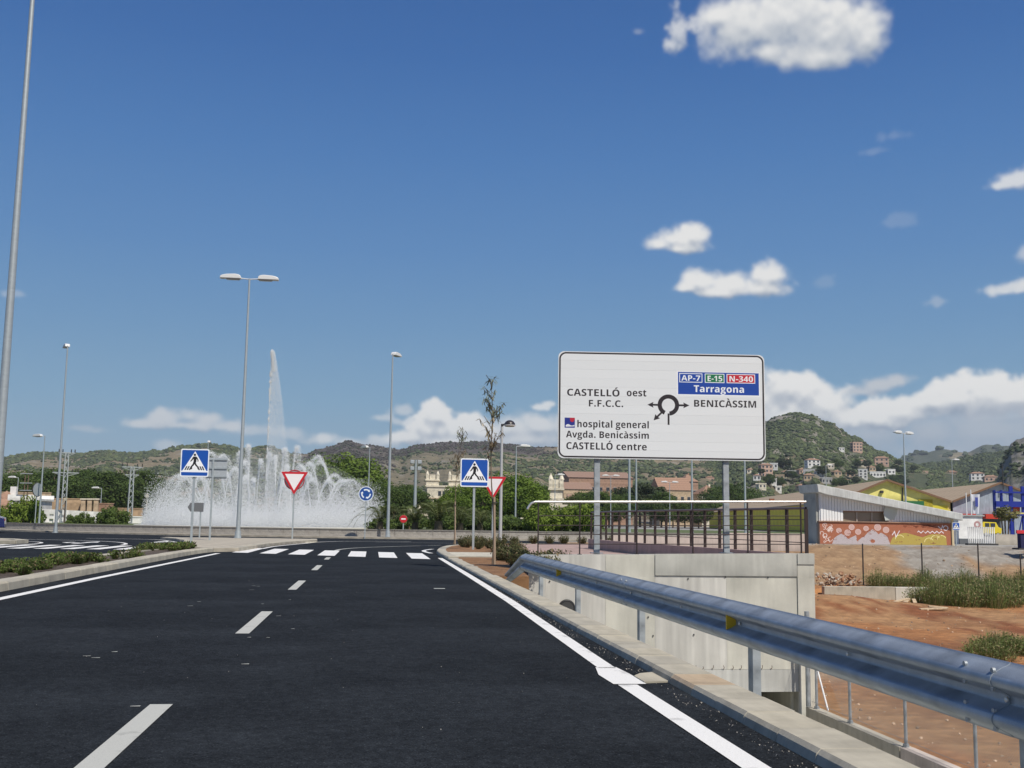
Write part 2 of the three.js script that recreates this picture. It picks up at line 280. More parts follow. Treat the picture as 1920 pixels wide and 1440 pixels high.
// ---- kerbs: single stones with open joints over a mortar bed
let KH = 0.125; const profOf = () => [[0, -0.2], [0.0, 0.0], [0.012, KH - 0.02], [0.03, KH], [0.3, KH], [0.3, -0.2]]; let prof = profOf();
function profileSolid(pts, len, inset = 0) {
  const s = new THREE.Shape(pts.map(([x, y]) => new THREE.Vector2(clamp(x, inset, 0.3 - inset), Math.min(y, KH - inset))));
  return new THREE.ExtrudeGeometry(s, { depth: len, bevelEnabled: inset === 0, bevelSize: 0.004, bevelThickness: 0.004, bevelSegments: 1 }).translate(0, 0, -len);
}
const stonesOf = () => [0, 1, 2].map((k) => metric(profileSolid(prof, 0.982).translate(0, 0, -0.007), k * 3.7)); let stoneGeos = stonesOf();
const stoneMats = [M.kerb, M.kerbB, M.kerbC];
function kerbRun(name, line, rusty, len = 1) {
  const k = setting(name), c = new THREE.CatmullRomCurve3(line.map(([x, z]) => V(x, 0, z)), false, 'catmullrom', 0.1), n = Math.max(1, Math.round(c.getLength() / len));
  const p = c.getSpacedPoints(n), bed = [], r = rng(name.length * 7 + n);
  for (let i = 0; i < n; i++) {
    const d = p[i + 1].clone().sub(p[i]), turn = Math.atan2(-d.x, -d.z), o = part(k, 'kerb_stone', stoneGeos[Math.floor(r() * 3)], i === rusty ? M.kerbRust : stoneMats[Math.floor(r() * 3)], p[i]);
    o.position.y = (r() - 0.5) * 0.006; o.rotation.y = turn + (r() - 0.5) * 0.006; o.scale.z = d.length();
    bed.push(profileSolid(prof, d.length(), 0.012).rotateY(turn).translate(p[i].x, 0, p[i].z));
  }
  part(k, 'mortar_bed', metric(merge(bed)), M.mortar);
  return k;
}
KH = 0.06; prof = profOf(); stoneGeos = stonesOf();
kerbRun('kerb', [[2.08, 5.5], [2.08, -5], [2.08, -15], [2.11, -30.5]], 25, 0.5);
KH = 0.09; prof = profOf(); stoneGeos = stonesOf();
kerbRun('kerb', edgeR.slice(1));
KH = 0.125; prof = profOf(); stoneGeos = stonesOf();
kerbRun('kerb', [[-4.95, -35.6], [-5.12, -34.2], [-5.2, -31], [-5.22, -20], [-5.22, -4], [-5.22, 6]]);
kerbRun('kerb', [[-7.2, 6], [-7.2, -4], [-7.1, -22], [-6.75, -30], [-6.45, -37]]);
const island = [[-4.95, -35.6], [-4.25, -36.2], [-4.1, -39], [-3.95, -42.7], [-3.3, -47.5], [-2.5, -51.3], [-2.6, -53.4], [-6.5, -54.2], [-9.9, -53.3], [-8.7, -50.5], [-7.75, -47], [-6.9, -41.5], [-6.45, -37]];
kerbRun('kerb', [[-6.45, -37], [-6.9, -41.5], [-7.75, -47], [-8.7, -50.5], [-9.7, -53.2]]);
kerbRun('kerb', [[-2.6, -53.2], [-2.5, -51.3], [-3.3, -47.5], [-3.95, -42.7], [-4.1, -39], [-4.25, -36.2], [-4.95, -35.6]]);
kerbRun('kerb', [[-24, -46.5], [-18, -47.2], [-14.5, -46], [-13.3, -43.8], [-13.8, -42], [-16, -40.5], [-24, -38]].reverse());
setting('pavement', solid(island, 0, 0.118), M.beigePave, 'beige paved splitter island');
setting('pavement', solid([[-24, -46.3], [-18, -47], [-14.6, -45.8], [-13.5, -43.8], [-14, -42.2], [-16, -40.7], [-24, -38.2]], 0, 0.115), M.beigePave);
// planted strip between the carriageways
setting('median_soil', solid([[-5.5, 6], [-5.5, -34.6], [-5.0, -35.7], [-6.45, -36.9], [-6.7, -30], [-6.85, -22], [-6.95, 6]], 0, 0.10), M.darkSoil);

// ---- painted markings
const Y1 = 0.005;
{
  const c = setting('centre_line');
  for (let z = -4.25; z > -28; z -= 6.5) part(c, 'line_dash', sheet([[-1.26, z], [-1.13, z], [-1.13, z - 2.5], [-1.26, z - 2.5]], Y1), M.oldLine);
  part(c, 'line_dash', sheet([[-1.26, -29.9], [-1.13, -29.9], [-1.13, -31.6], [-1.26, -31.6]], Y1), M.oldLine);
  part(c, 'lead_in_line', ribbon(smooth([[-1.2, -37.2], [-1.15, -39.5], [-0.6, -42], [0.9, -45], [3, -48]], 24), 0.13, Y1), M.oldLine);
  const e = setting('edge_line');
  part(e, 'edge_stripe', ribbon([[1.78, 8], [1.76, -7.42]], 0.135, Y1), M.line);
  part(e, 'edge_stripe', ribbon([[1.80, -8.25], [1.92, -15], [1.96, -22], [1.99, -31.9]], 0.135, Y1), M.line);
  part(e, 'edge_stripe', sheet([[1.67, -7.45], [1.9, -7.45], [1.9, -7.95], [1.88, -8.3], [1.72, -8.3], [1.66, -7.9]], Y1), M.line);
  part(e, 'corner_stripe', ribbon(smooth([[1.98, -36.4], [1.86, -37.8], [1.86, -39.2], [2.02, -40.4], [2.3, -41.6]], 20), 0.15, Y1), M.line);
  part(e, 'edge_stripe', ribbon([[-4.76, 8], [-4.78, -20], [-4.62, -34.2]], 0.15, Y1), M.line);
  part(e, 'edge_stripe', ribbon(smooth([[-3.85, -39.5], [-3.7, -43], [-3.0, -48], [-2.2, -52.5], [-0.8, -54.6], [2, -55.4]], 30), 0.14, Y1), M.line);
  part(e, 'edge_stripe', ribbon(smooth([[0.2, -53.2], [3, -52.8], [6.5, -52.4], [11, -52.2]], 20), 0.12, Y1), M.oldLine);
  part(e, 'edge_stripe', ribbon([[-7.55, 6], [-7.45, -22], [-7.1, -30], [-6.85, -37], [-7.2, -41.5]], 0.13, Y1), M.line);
  part(e, 'edge_stripe', ribbon(smooth([[-7.4, -43.2], [-8.0, -46.8], [-8.9, -50.2], [-10.4, -53.4], [-13.5, -54.3]], 26), 0.15, Y1), M.line);
  part(e, 'edge_stripe', ribbon(smooth([[-9.3, -42.6], [-9.55, -44.5], [-10.6, -47.4], [-12.6, -49.6], [-16, -51]], 26), 0.14, Y1), M.line);
  part(e, 'edge_stripe', ribbon(smooth([[-15.5, -39.9], [-13.0, -41.7], [-12.6, -43.6], [-13.6, -46.4], [-17, -48]], 26), 0.14, Y1), M.line);
  part(e, 'edge_stripe', ribbon(arc(-0.75, 0.35, RW + 2.0, 40), 0.12, Y1), M.oldLine);
  const z = setting('crosswalk');
  for (let i = 0; i < 7; i++) { const x = -4.33 + i * 0.912, s = -35.15 + i * 0.66; part(z, 'crosswalk_stripe', sheet([[x, s], [x + 0.52, s + 0.3], [x + 0.52, s - 5.0], [x, s - 5.2]], Y1 + 0.002), M.line); }
  const z2 = setting('crosswalk');
  for (let i = 0; i < 7; i++) { const x = -8.35 - i * 0.83; part(z2, 'crosswalk_stripe', sheet([[x, -37.0], [x + 0.45, -37.0], [x + 0.45, -41.8], [x, -41.8]], Y1), M.line); }
  const ar = setting('lane_arrow');
  for (const [x, s, bend] of [[-11.35, -43.6, -1], [-9.0, -46.0, 1]]) {
    part(ar, 'arrow_marking', sheet([[x - 0.09, s], [x + 0.09, s], [x + 0.09, s - 2.6], [x + 0.32, s - 2.6], [x, s - 4.4], [x - 0.32, s - 2.6], [x - 0.09, s - 2.6]], Y1), M.line);
    part(ar, 'arrow_marking', sheet([[x + 0.1 * bend, s - 1.3], [x + 0.55 * bend, s - 2.0], [x + 0.5 * bend, s - 1.2], [x + 1.0 * bend, s - 2.3], [x + 0.6 * bend, s - 2.9], [x + 0.55 * bend, s - 2.4], [x + 0.1 * bend, s - 1.6]].map((p, i, a) => p), Y1 + 0.002), M.line);
  }
  // scattered drips of paint and pale grit on the new asphalt
  const r = rng(5), drips = [], grit = [];
  for (let i = 0; i < 16; i++) { const zz = -5.5 - r() * 14, x = -1.5 + (r() - 0.5) * 1.5, l = 0.02 + 0.05 * r(); drips.push(sheet([[x, zz], [x + l, zz + 0.004], [x + l, zz - 0.015 - 0.02 * r()], [x, zz - 0.012]], 0.004)); }
  drips.push(sheet([[1.02, -17.7], [1.2, -17.7], [1.2, -17.85], [1.02, -17.85]], 0.004));
  const d = setting('paint_drips', merge(drips), M.oldLine); d.userData.kind = 'stuff';
  for (let i = 0; i < 520; i++) { const zz = -4 - 16 * r() ** 1.3, x = 1.93 + 0.13 * r(), s = 0.0025 + 0.007 * r() ** 3; grit.push(new THREE.TetrahedronGeometry(s).rotateY(r() * 6).translate(x, s * 0.4, zz)); }
  for (let i = 0; i < 90; i++) { const zz = -4 - 16 * r(), x = -4 + 5.6 * r(), s = 0.002 + 0.004 * r() ** 2; grit.push(new THREE.TetrahedronGeometry(s).rotateY(r() * 6).translate(x, s * 0.4, zz)); }
  const g = setting('loose_grit', merge(grit), mat([0.30, 0.28, 0.25])); g.userData.kind = 'stuff';
  // broken concrete round the drain by the line's kink
  setting('drain_patch', solid([[1.9, -7.5], [2.11, -7.55], [2.11, -8.0], [1.97, -7.92], [1.9, -7.8]], -0.02, 0.012), M.kerbC);
}

// ---- the plaza beside the road: beds, path, pink paving
{
  const edge = smooth(edgeR.slice(1), 40).map(([x, z]) => [x + 0.28, z + (x > 3.5 ? 0.28 : 0)]);
  setting('plaza', solid([[3.14, -22.3], [4.12, -24], [4.32, -28], [3.72, -31.02], [4.92, -31.1], [4.82, -35.15], [4.62, -35.25], [4.52, -39], [4.92, -44], [7.02, -47.58], [15.02, -48.58], [15.1, -50.6], [17.5, -51], [15, -44], [14, -40], [9.0, -22.46]], -2.0, 0.118), M.pinkPave);
  setting('planting_bed', solid([[2.36, -20.6], [2.385, -31.0], [3.7, -31.0], [4.3, -28], [4.1, -24], [3.13, -22.3], [3.08, -21.9], [2.98, -20.6]], -2.6, 0.066), M.soil);
  setting('planting_bed', solid([...smooth([[2.42, -35.2], [2.5, -38], [2.9, -41.5], [3.4, -44.2], [4.4, -46.8], [6, -48.7]], 16), [10, -49.5], [15, -49.9], [15, -48.6], [7, -47.6], [4.9, -44], [4.5, -39], [4.6, -35.2]], -0.1, 0.094), M.soil);
  setting('footpath', solid([[2.42, -31.2], [2.36, -33.4], [2.41, -35.1], [4.8, -35.1], [4.9, -31.2]], -0.1, 0.09), mat([0.52, 0.49, 0.42], { map: T.concrete, s: 0.5 }));
  setting('verge_ledge', box(0.55, 4.5, 27.5, 2.7, -2.52, -6.8), M.concreteDark);
}

// ---- dirt lot, three metres lower, rising to a bank
const bankTop = (x) => 0.12 - 0.5 * sstep(33, 40, x);
function lotY(x, z) {
  const d = -z; let y = -2.68 + 0.73 * sstep(27, 43, d);
  if (d > 52 && x < 60) { const q = sstep(52, 53, d); if (q >= 1) return bankTop(x); }
  y += 0.5 * Math.exp(-(((x - 17.2) / 3.6) ** 2) - (((d - 40) / 2.2) ** 2)) + 0.25 * Math.exp(-(((x - 13.5) / 2.5) ** 2) - (((d - 33) / 4) ** 2));
  if (d > 43.8) y = lerp(-1.52, -1.4, sstep(43.8, 46, d));
  if (d > 46) y = lerp(-1.4, bankTop(x), sstep(46, 52.6, d + 1.2 * (fbm(x * 0.4, 3, 3) - 0.5)) ** 0.85) + 0.25 * (fbm(x * 0.9, d * 0.35, 4) - 0.5) * sstep(46, 48, d) * sstep(53.5, 52, d);
  return y + 0.10 * (fbm(x * 0.5, d * 0.5, 4) - 0.5) * sstep(55, 53, d) + 0.05 * (fbm(x * 2.2, d * 2.2, 3) - 0.5) * sstep(54, 53, d) + 0.16 * (fbm(x * 2.6 + 7, d * 1.3, 4) - 0.5) * sstep(46, 47, d) * sstep(53.2, 52.4, d);
}
{
  const xs = [], zs = []; for (let x = 9.05; x < 24; x += 0.25) xs.push(x); for (let x = 24; x <= 70; x += 0.5) xs.push(x);
  for (let z = 14; z > -24; z -= 0.5) zs.push(z); for (let z = -24; z > -54.4; z -= 0.22) zs.push(z); zs.push(-54.4);
  const nx = xs.length, nz = zs.length, pos = [], uv = [], col = [], idx = [];
  for (const z of zs) for (const x of xs) {
    const d = -z; pos.push(x, lotY(x, z), z); uv.push(x, z);
    const n = fbm(x * 0.35 + 9, d * 0.35, 5), n2 = fbm(x * 1.4, d * 0.5 + 30, 4);
    let c = mix3([0.57, 0.265, 0.105], [0.57, 0.325, 0.16], sstep(0.35, 0.65, n));
    c = mix3(c, [0.36, 0.135, 0.052], sstep(0.5, 0.7, n2) * sstep(28, 34, d) * sstep(43, 41, d)); c = mix3(c, [0.30, 0.14, 0.065], 0.35 * sstep(0.56, 0.66, fbm(x * 0.8 + 60, d * 0.22 + 8, 4)));
    c = mix3(c, [0.56, 0.44, 0.33], sstep(15, 11.5, x + 3 * (n - 0.5)) * sstep(24, 28, d));
    if (d > 45) { c = mix3([0.43, 0.265, 0.145], [0.49, 0.34, 0.205], n2); c = mix3(c, [0.42, 0.39, 0.35], sstep(0.47, 0.53, fbm(x * 0.3 + 2, d * 0.15 + 5, 4) + 0.02 * (x - 27))); c = mix3(c, [0.45, 0.43, 0.40], sstep(52, 53.6, d)); }
    col.push(...c);
  }
  for (let j = 0; j < nz - 1; j++) for (let i = 0; i < nx - 1; i++) { const a = j * nx + i; idx.push(a, a + nx, a + 1, a + 1, a + nx, a + nx + 1); }
  const g = new THREE.BufferGeometry(); g.setAttribute('position', new THREE.Float32BufferAttribute(pos, 3)); g.setAttribute('uv', new THREE.Float32BufferAttribute(uv, 2)); g.setAttribute('color', new THREE.Float32BufferAttribute(col, 3)); g.setIndex(idx);
  for (let i = 0; i < idx.length; i += 3) [idx[i + 1], idx[i + 2]] = [idx[i + 1], idx[i + 2]];
  g.computeVertexNormals(); if (g.attributes.normal.getY(0) < 0) { g.setIndex(idx.map((v, i) => i % 3 === 1 ? idx[i + 1] : i % 3 === 2 ? idx[i - 1] : v)); g.computeVertexNormals(); }
  setting('dirt_lot', g, mat([1, 1, 1], { vc: true, map: T.soil, s: 0.7, bump: T.patchBump, bs: 0.8, bh: 0.07 }));
  setting('yard', sheet([[15, -54.0], [110, -54.0], [160, -110], [160, -330], [60, -330], [30, -110], [15, -60]], 0.10), mat([0.30, 0.29, 0.27], { map: T.patch, s: 0.15 }));
  // concrete channel between road and lot
  setting('channel_floor', box(6.4, 0.2, 38, 6.0, -4.6, -4.0), M.concreteDark);
  setting('yard_edge', box(30, 0.14, 0.5, 35.6, 0.06, -54.15), M.kerbC);
}

// ---- hills
const hillOf = {};
function hill(name, sil, { ridge, foot, back = 1.5, pow = 1.25, gully = 0.1, colour, rough = 1.5, cols = 4, rows = 56, seed = 1, shrub, shrubs, size = [2.2, 5], slopeFoot = 0 }) {
  const px0 = sil[0][0], px1 = sil[sil.length - 1][0], nc = Math.round((px1 - px0) / cols) + 1, nr = rows + 8;
  const silAt = (px) => { let i = 1; while (i < sil.length - 1 && sil[i][0] < px) i++; const [x0, y0] = sil[i - 1], [x1, y1] = sil[i], t = clamp((px - x0) / (x1 - x0)); return lerp(y0, y1, t * t * (3 - 2 * t)); };
  const surf = (px, t) => {
    const sy = silAt(px) + rough * 2 * (fbm(px / 26 + seed * 13, 1.7, 4) - 0.5) * 2, d = ray(px, sy), h = Math.hypot(d.x, d.z), R = typeof ridge === 'function' ? ridge(px) : ridge;
    const top = EYE + d.y / h * R, tt = Math.min(t, 1), dist = t <= 1 ? lerp(foot, R, t) : R * (1 + (t - 1) * (back - 1));
    const x = d.x / h * dist, z = d.z / h * dist;
    const g = (fbm(px / 60 + seed * 5 + (1 - tt) * 0.8, (1 - tt) * 1.6 + seed, 4) - 0.5) * 2 * gully * top * Math.sin(Math.PI * Math.min(1, tt * 1.0)) * (1 - tt * 0.35);
    let y = slopeFoot + (top - slopeFoot) * tt ** pow + (t < 1 ? g : 0) + (t < 1 ? 0.03 * top * (fbm(x / 22, z / 22, 3) - 0.5) * Math.sin(Math.PI * tt) * 2 : 0);
    if (t > 1) y = top - (t - 1) * (top + 40);
    return V(x, y, z);
  };
  const pos = [], col = [], idx = [], uv = [];
  for (let j = 0; j < nr; j++) { const t = j <= rows ? j / rows : 1 + (j - rows) / 8; for (let i = 0; i < nc; i++) { const px = px0 + i * (px1 - px0) / (nc - 1), p = surf(px, t); pos.push(p.x, p.y, p.z); uv.push(p.x, p.z); col.push(...colour(px, t, p)); } }
  for (let j = 0; j < nr - 1; j++) for (let i = 0; i < nc - 1; i++) { const a = j * nc + i; idx.push(a, a + 1, a + nc, a + 1, a + nc + 1, a + nc); }
  const g = new THREE.BufferGeometry(); g.setAttribute('position', new THREE.Float32BufferAttribute(pos, 3)); g.setAttribute('uv', new THREE.Float32BufferAttribute(uv, 2)); g.setAttribute('color', new THREE.Float32BufferAttribute(col, 3)); g.setIndex(idx); g.computeVertexNormals();
  setting(name, g, mat([1, 1, 1], { vc: true, map: T.patch, s: 0.03, bump: T.patchBump, bs: 0.03, bh: 1.2 }));
  if (shrubs) {
    const geo = new THREE.IcosahedronGeometry(1, 1), q = geo.attributes.position; for (let i = 0; i < q.count; i++) { const k = 0.75 + 0.5 * hash2(Math.round(q.getX(i) * 50), Math.round(q.getY(i) * 50 + q.getZ(i) * 77)); q.setXYZ(i, q.getX(i) * k, q.getY(i) * k * 0.85, q.getZ(i) * k); } geo.computeVertexNormals();
    const im = new THREE.InstancedMesh(geo, mat([1, 1, 1], { rough: 1 }), shrubs), r = rng(seed * 101), m = new THREE.Matrix4(), c = new THREE.Color(); let n = 0, tries = 0;
    while (n < shrubs && tries++ < shrubs * 6) {
      const px = lerp(px0, px1, r()), t = 0.02 + 0.99 * r(), p = surf(px, t), s = shrub(px, t, p, r); if (!s) continue;
      const k = s.size * (size[0] + (size[1] - size[0]) * r() ** 2);
      m.compose(p.setY(p.y + k * 0.35), new THREE.Quaternion().setFromEuler(new THREE.Euler(0, r() * 6.28, 0)), V(k * (0.8 + 0.5 * r()), k * (0.7 + 0.5 * r()), k * (0.8 + 0.5 * r()))); im.setMatrixAt(n, m);
      const f = 0.7 + 0.6 * r(); c.setRGB(s.c[0] * f, s.c[1] * f, s.c[2] * f); im.setColorAt(n, c); n++;
    }
    im.count = n; im.name = numbered('hill_scrub'); im.castShadow = im.receiveShadow = true; meta(im, name.replace(/_/g, ' ') + ' covered in low green scrub and pines', 'scrub', null, 'stuff'); scene.add(im);
  }
  hillOf[name] = { surf, at(px, py) { let best = 0, bd = 1e9; for (let t = 0.01; t < 1; t += 0.004) { const q = toPx(surf(px, t)), d = Math.abs(q[1] - py); if (d < bd) { bd = d; best = t; } } return surf(px, best); } };
}
const G1 = [0.078, 0.098, 0.042], G2 = [0.052, 0.070, 0.034], OCH = [0.27, 0.215, 0.125], ROCK = [0.34, 0.305, 0.255], BURN = [0.085, 0.068, 0.06], DRY = [0.215, 0.185, 0.11];
const CONE_HOUSES = [
    [1418, 900, 13, 9, 'white', 'hip', 2, 1, 'white cottage just past the edge of the direction board'], [1470, 894, 13, 9, 'cream', 'hip', 2, 1, 'cream cottage under the long low white house'], [1500, 889, 12, 8, 'pink', 'hip', 2, 1, 'pink cottage between pines'], [1534, 892, 15, 9, 'white', 'hip', 2, 1, 'white cottage below the grey retaining wall'], [1556, 878, 11, 7, 'cream', 'flat', 2, 1, 'cream cube house above the tan cottage'], [1578, 908, 15, 8, 'white', 'hip', 2, 1, 'white tiled house touching the booth roof line'], [1632, 884, 12, 8, 'tan', 'hip', 2, 1, 'tan tiled house between the villa and the white flat one'], [1668, 889, 14, 8, 'white', 'flat', 2, 1, 'white box house near the tall lamp'], [1425, 915, 14, 7, 'cream', 'flat', 2, 1, 'cream terrace house right above the tan warehouse roof'],
    [1442, 878, 28, 8, 'white', 'flat', 4, 1, 'long low white house highest at the end of the hillside row'], [1474, 877, 15, 13, 'cream', 'hip', 2, 2, 'cream two-storey house with tiled roof beside the long white one'],
    [1434, 895, 22, 22, 'pink', 'hip', 3, 3, 'pinkish three-storey house on the hillside'], [1444, 907, 17, 8, 'white', 'flat', 3, 1, 'white flat house just below the pinkish one'], [1460, 907, 16, 15, 'tan', 'flat', 2, 2, 'tan block house beside white flat house'],
    [1486, 893, 24, 9, 'grey', 'flat', 3, 1, 'grey-white flat house among pines'], [1514, 901, 18, 10, 'tan', 'hip', 3, 1, 'house with broad orange tiled roof on the slope'], [1521, 875, 24, 11, 'white', 'hip', 3, 2, 'white house with red roof above a grey retaining wall'],
    [1456, 922, 11, 8, 'white', 'flat', 1, 1, 'tiny white house just above the warehouse roof'], [1500, 918, 16, 7, 'tan', 'hip', 2, 1, 'low brown-roofed house above the warehouse ridge'], [1546, 907, 18, 9, 'grey', 'flat', 3, 1, 'grey flat house behind the booth roof'],
    [1605, 847, 18, 16, 'pink', 'flat', 3, 3, 'stepped reddish villa alone high on the hill'], [1652, 873, 24, 13, 'pink', 'hip', 3, 2, 'red-roofed villa on the shoulder of the hill'], [1616, 874, 17, 9, 'cream', 'hip', 2, 1, 'yellowish tiled house on the hill shoulder'],
    [1616, 897, 15, 15, 'white', 'flat', 2, 3, 'white and red tower house on the lower slope'], [1642, 895, 28, 9, 'white', 'flat', 5, 1, 'bright white flat villa above the yellow gable'], [1592, 896, 16, 8, 'tan', 'hip', 2, 1, 'terracotta-roofed cottage below the tower house'], [1566, 892, 14, 7, 'tan', 'hip', 2, 1, 'small tan cottage under the pines'], [1575, 845, 10, 4, 'white', 'flat', 2, 1, 'white speck of a house high on the cone hill'], [1405, 886, 12, 6, 'cream', 'hip', 2, 1, 'small cream house beyond the sign post'], [1330, 905, 16, 9, 'pink', 'hip', 2, 1, 'brick house with tiled roof behind the sign post'] ];
const SPUR_HOUSES = [[1720, 910, 32, 24, 'pink', 'flat', 5, 3, 'pink apartment block with rows of windows beside the tall lamp'], [1783, 898, 18, 12, 'brick', 'hip', 2, 2, 'red-brown house on a stone terrace'], [1830, 900, 22, 11, 'white', 'hip', 3, 2, 'white house with tiled roof on the wooded spur'], [1855, 904, 22, 9, 'pink', 'hip', 3, 1, 'pinkish row house near the rocky cliff'], [1893, 912, 18, 8, 'white', 'hip', 2, 1, 'white cottage behind the grey gable'], [1690, 905, 16, 8, 'tan', 'hip', 2, 1, 'tan cottage behind the yellow gable']];
const homes = [...CONE_HOUSES, ...SPUR_HOUSES], free = (p) => { const [x, y] = toPx(p); return !homes.some((h) => Math.abs(x - h[0]) < h[2] / 2 + 3 && y > h[1] - h[3] && y < h[1] + 7); };
hill('distant_hills', [[1500, 885], [1600, 880], [1660, 871], [1690, 861], [1720, 851], [1770, 842], [1810, 849], [1850, 834], [1880, 836], [1920, 838], [1990, 830], [2100, 846], [2300, 850]], {
  ridge: 3000, foot: 2000, gully: 0.12, seed: 9, cols: 6, rows: 30, rough: 1,
  colour: (px, t, p) => { const n = fbm(p.x / 120, p.z / 120, 4); return mix3([0.075, 0.09, 0.05], OCH, sstep(0.5, 0.68, n) * 0.8); },
  shrubs: 2500, size: [5, 10], shrub: (px, t, p, r) => (fbm(p.x / 90 + 4, p.z / 90, 3) > 0.42 ? { size: 1, c: G2 } : null) });
hill('forested_ridge', [[-700, 900], [-300, 880], [-100, 872], [0, 862], [40, 855], [70, 850], [100, 850], [130, 854], [165, 849], [195, 845], [240, 850], [290, 847], [340, 838], [385, 833], [420, 837], [460, 843], [500, 837], [545, 852], [575, 852], [600, 842], [625, 834], [655, 828], [700, 835], [745, 842], [790, 834], [850, 829], [905, 828], [950, 832], [1000, 838], [1060, 838], [1140, 834], [1250, 838], [1350, 842], [1440, 850], [1520, 862], [1620, 885]], {
  ridge: 1500, foot: 520, gully: 0.16, seed: 3, cols: 3, rows: 64, pow: 1.25,
  colour: (px, t, p) => {
    const n = fbm(p.x / 60, p.z / 60, 5), n2 = fbm(p.x / 14 + 5, p.z / 14, 3), burn = sstep(565, 600, px) * sstep(740, 690, px) * sstep(0.35, 0.5, t + 0.2 * (n - 0.5)) + sstep(690, 760, px) * sstep(1060, 980, px) * sstep(0.74, 0.84, t + 0.2 * (n - 0.5)) + 0.6 * sstep(540, 560, px) * sstep(600, 560, px) * sstep(0.8, 0.9, t);
    let c = mix3([0.115, 0.11, 0.06], OCH, sstep(0.42, 0.6, n)); c = mix3(c, DRY, sstep(670, 720, px) * sstep(930, 880, px) * sstep(0.25, 0.4, t) * 0.85);
    c = mix3(c, ROCK, sstep(0.62, 0.74, n2) * 0.7); return mix3(c, BURN, clamp(burn) * 0.85);
  },
  shrubs: 42000, size: [0.9, 2.5], shrub: (px, t, p, r) => {
    const n = fbm(p.x / 60, p.z / 60, 5), field = sstep(670, 720, px) * sstep(930, 880, px) * sstep(0.25, 0.4, t) * sstep(0.8, 0.7, t), burn = (px > 565 && px < 740 && t > 0.42) || (px > 690 && px < 1060 && t > 0.8);
    const dense = sstep(0.66, 0.4, n) * (1 - 0.8 * field) * (px > 900 ? 1.15 : 1); if (r() > dense + (t > 0.96 ? 0.35 : 0)) return null;
    return burn ? { size: 0.75, c: r() < 0.75 ? [0.06, 0.05, 0.044] : G2 } : { size: t > 0.95 ? 1.25 : 1, c: r() < 0.3 ? [0.10, 0.12, 0.05] : r() < 0.5 ? G1 : G2 };
  } });
hill('cone_hill', [[1290, 890], [1340, 860], [1390, 822], [1432, 790], [1465, 779], [1495, 774], [1522, 777], [1556, 795], [1600, 820], [1650, 846], [1700, 868], [1750, 882], [1800, 890], [1900, 896]], {
  ridge: 1150, foot: 420, gully: 0.14, seed: 5, cols: 3, rows: 64, pow: 1.5,
  colour: (px, t, p) => { const n = fbm(p.x / 40, p.z / 40, 5), n2 = fbm(p.x / 16 + 5, p.y / 10, 4); let c = mix3([0.078, 0.095, 0.04], [0.20, 0.17, 0.10], sstep(0.48, 0.66, n)); return mix3(c, ROCK, sstep(0.56, 0.66, n2) * sstep(1700, 1500, px) * 0.8); },
  shrubs: 30000, size: [0.6, 1.9], shrub: (px, t, p, r) => { if (!free(p)) return null; const n2 = fbm(p.x / 16 + 5, p.y / 10, 4); if (n2 > 0.58 && r() > 0.2) return null; return r() < 0.3 + 0.9 * sstep(0.62, 0.42, fbm(p.x / 30, p.z / 30 + 7, 4)) ? { size: 1, c: r() < 0.4 ? [0.10, 0.125, 0.05] : r() < 0.5 ? G1 : G2 } : null; } });
hill('wooded_spur', [[1560, 905], [1640, 888], [1700, 876], [1760, 868], [1820, 857], [1870, 848], [1920, 842], [2000, 830], [2200, 820]], {
  ridge: 1500, foot: 560, gully: 0.12, seed: 7, cols: 4, rows: 50, pow: 1.2,
  colour: (px, t, p) => { const n = fbm(p.x / 60, p.z / 60, 5); return mix3([0.06, 0.075, 0.034], OCH, sstep(0.58, 0.7, n) * 0.8); },
  shrubs: 16000, size: [1, 2.8], shrub: (px, t, p, r) => (free(p) && r() < 0.85 ? { size: 1, c: r() < 0.4 ? G1 : G2 } : null) });
hill('rocky_cliff', [[1868, 906], [1878, 872], [1888, 850], [1896, 833], [1908, 825], [1925, 820], [1960, 806], [2040, 800], [2200, 830]], {
  ridge: 720, foot: 560, gully: 0.2, seed: 11, cols: 2, rows: 40, pow: 0.75, rough: 3,
  colour: (px, t, p) => { const n = fbm(p.x / 7, p.y / 5, 4); return mix3([0.27, 0.255, 0.225], [0.10, 0.11, 0.06], sstep(0.5, 0.64, n)); },
  shrubs: 700, size: [0.8, 1.8], shrub: (px, t, p, r) => (fbm(p.x / 12, p.y / 12, 3) > 0.55 ? { size: 1, c: G2 } : null) });
scene.fog = new THREE.FogExp2(new THREE.Color(0.80, 0.88, 1.0), 0.00011);
console.log('setting done');
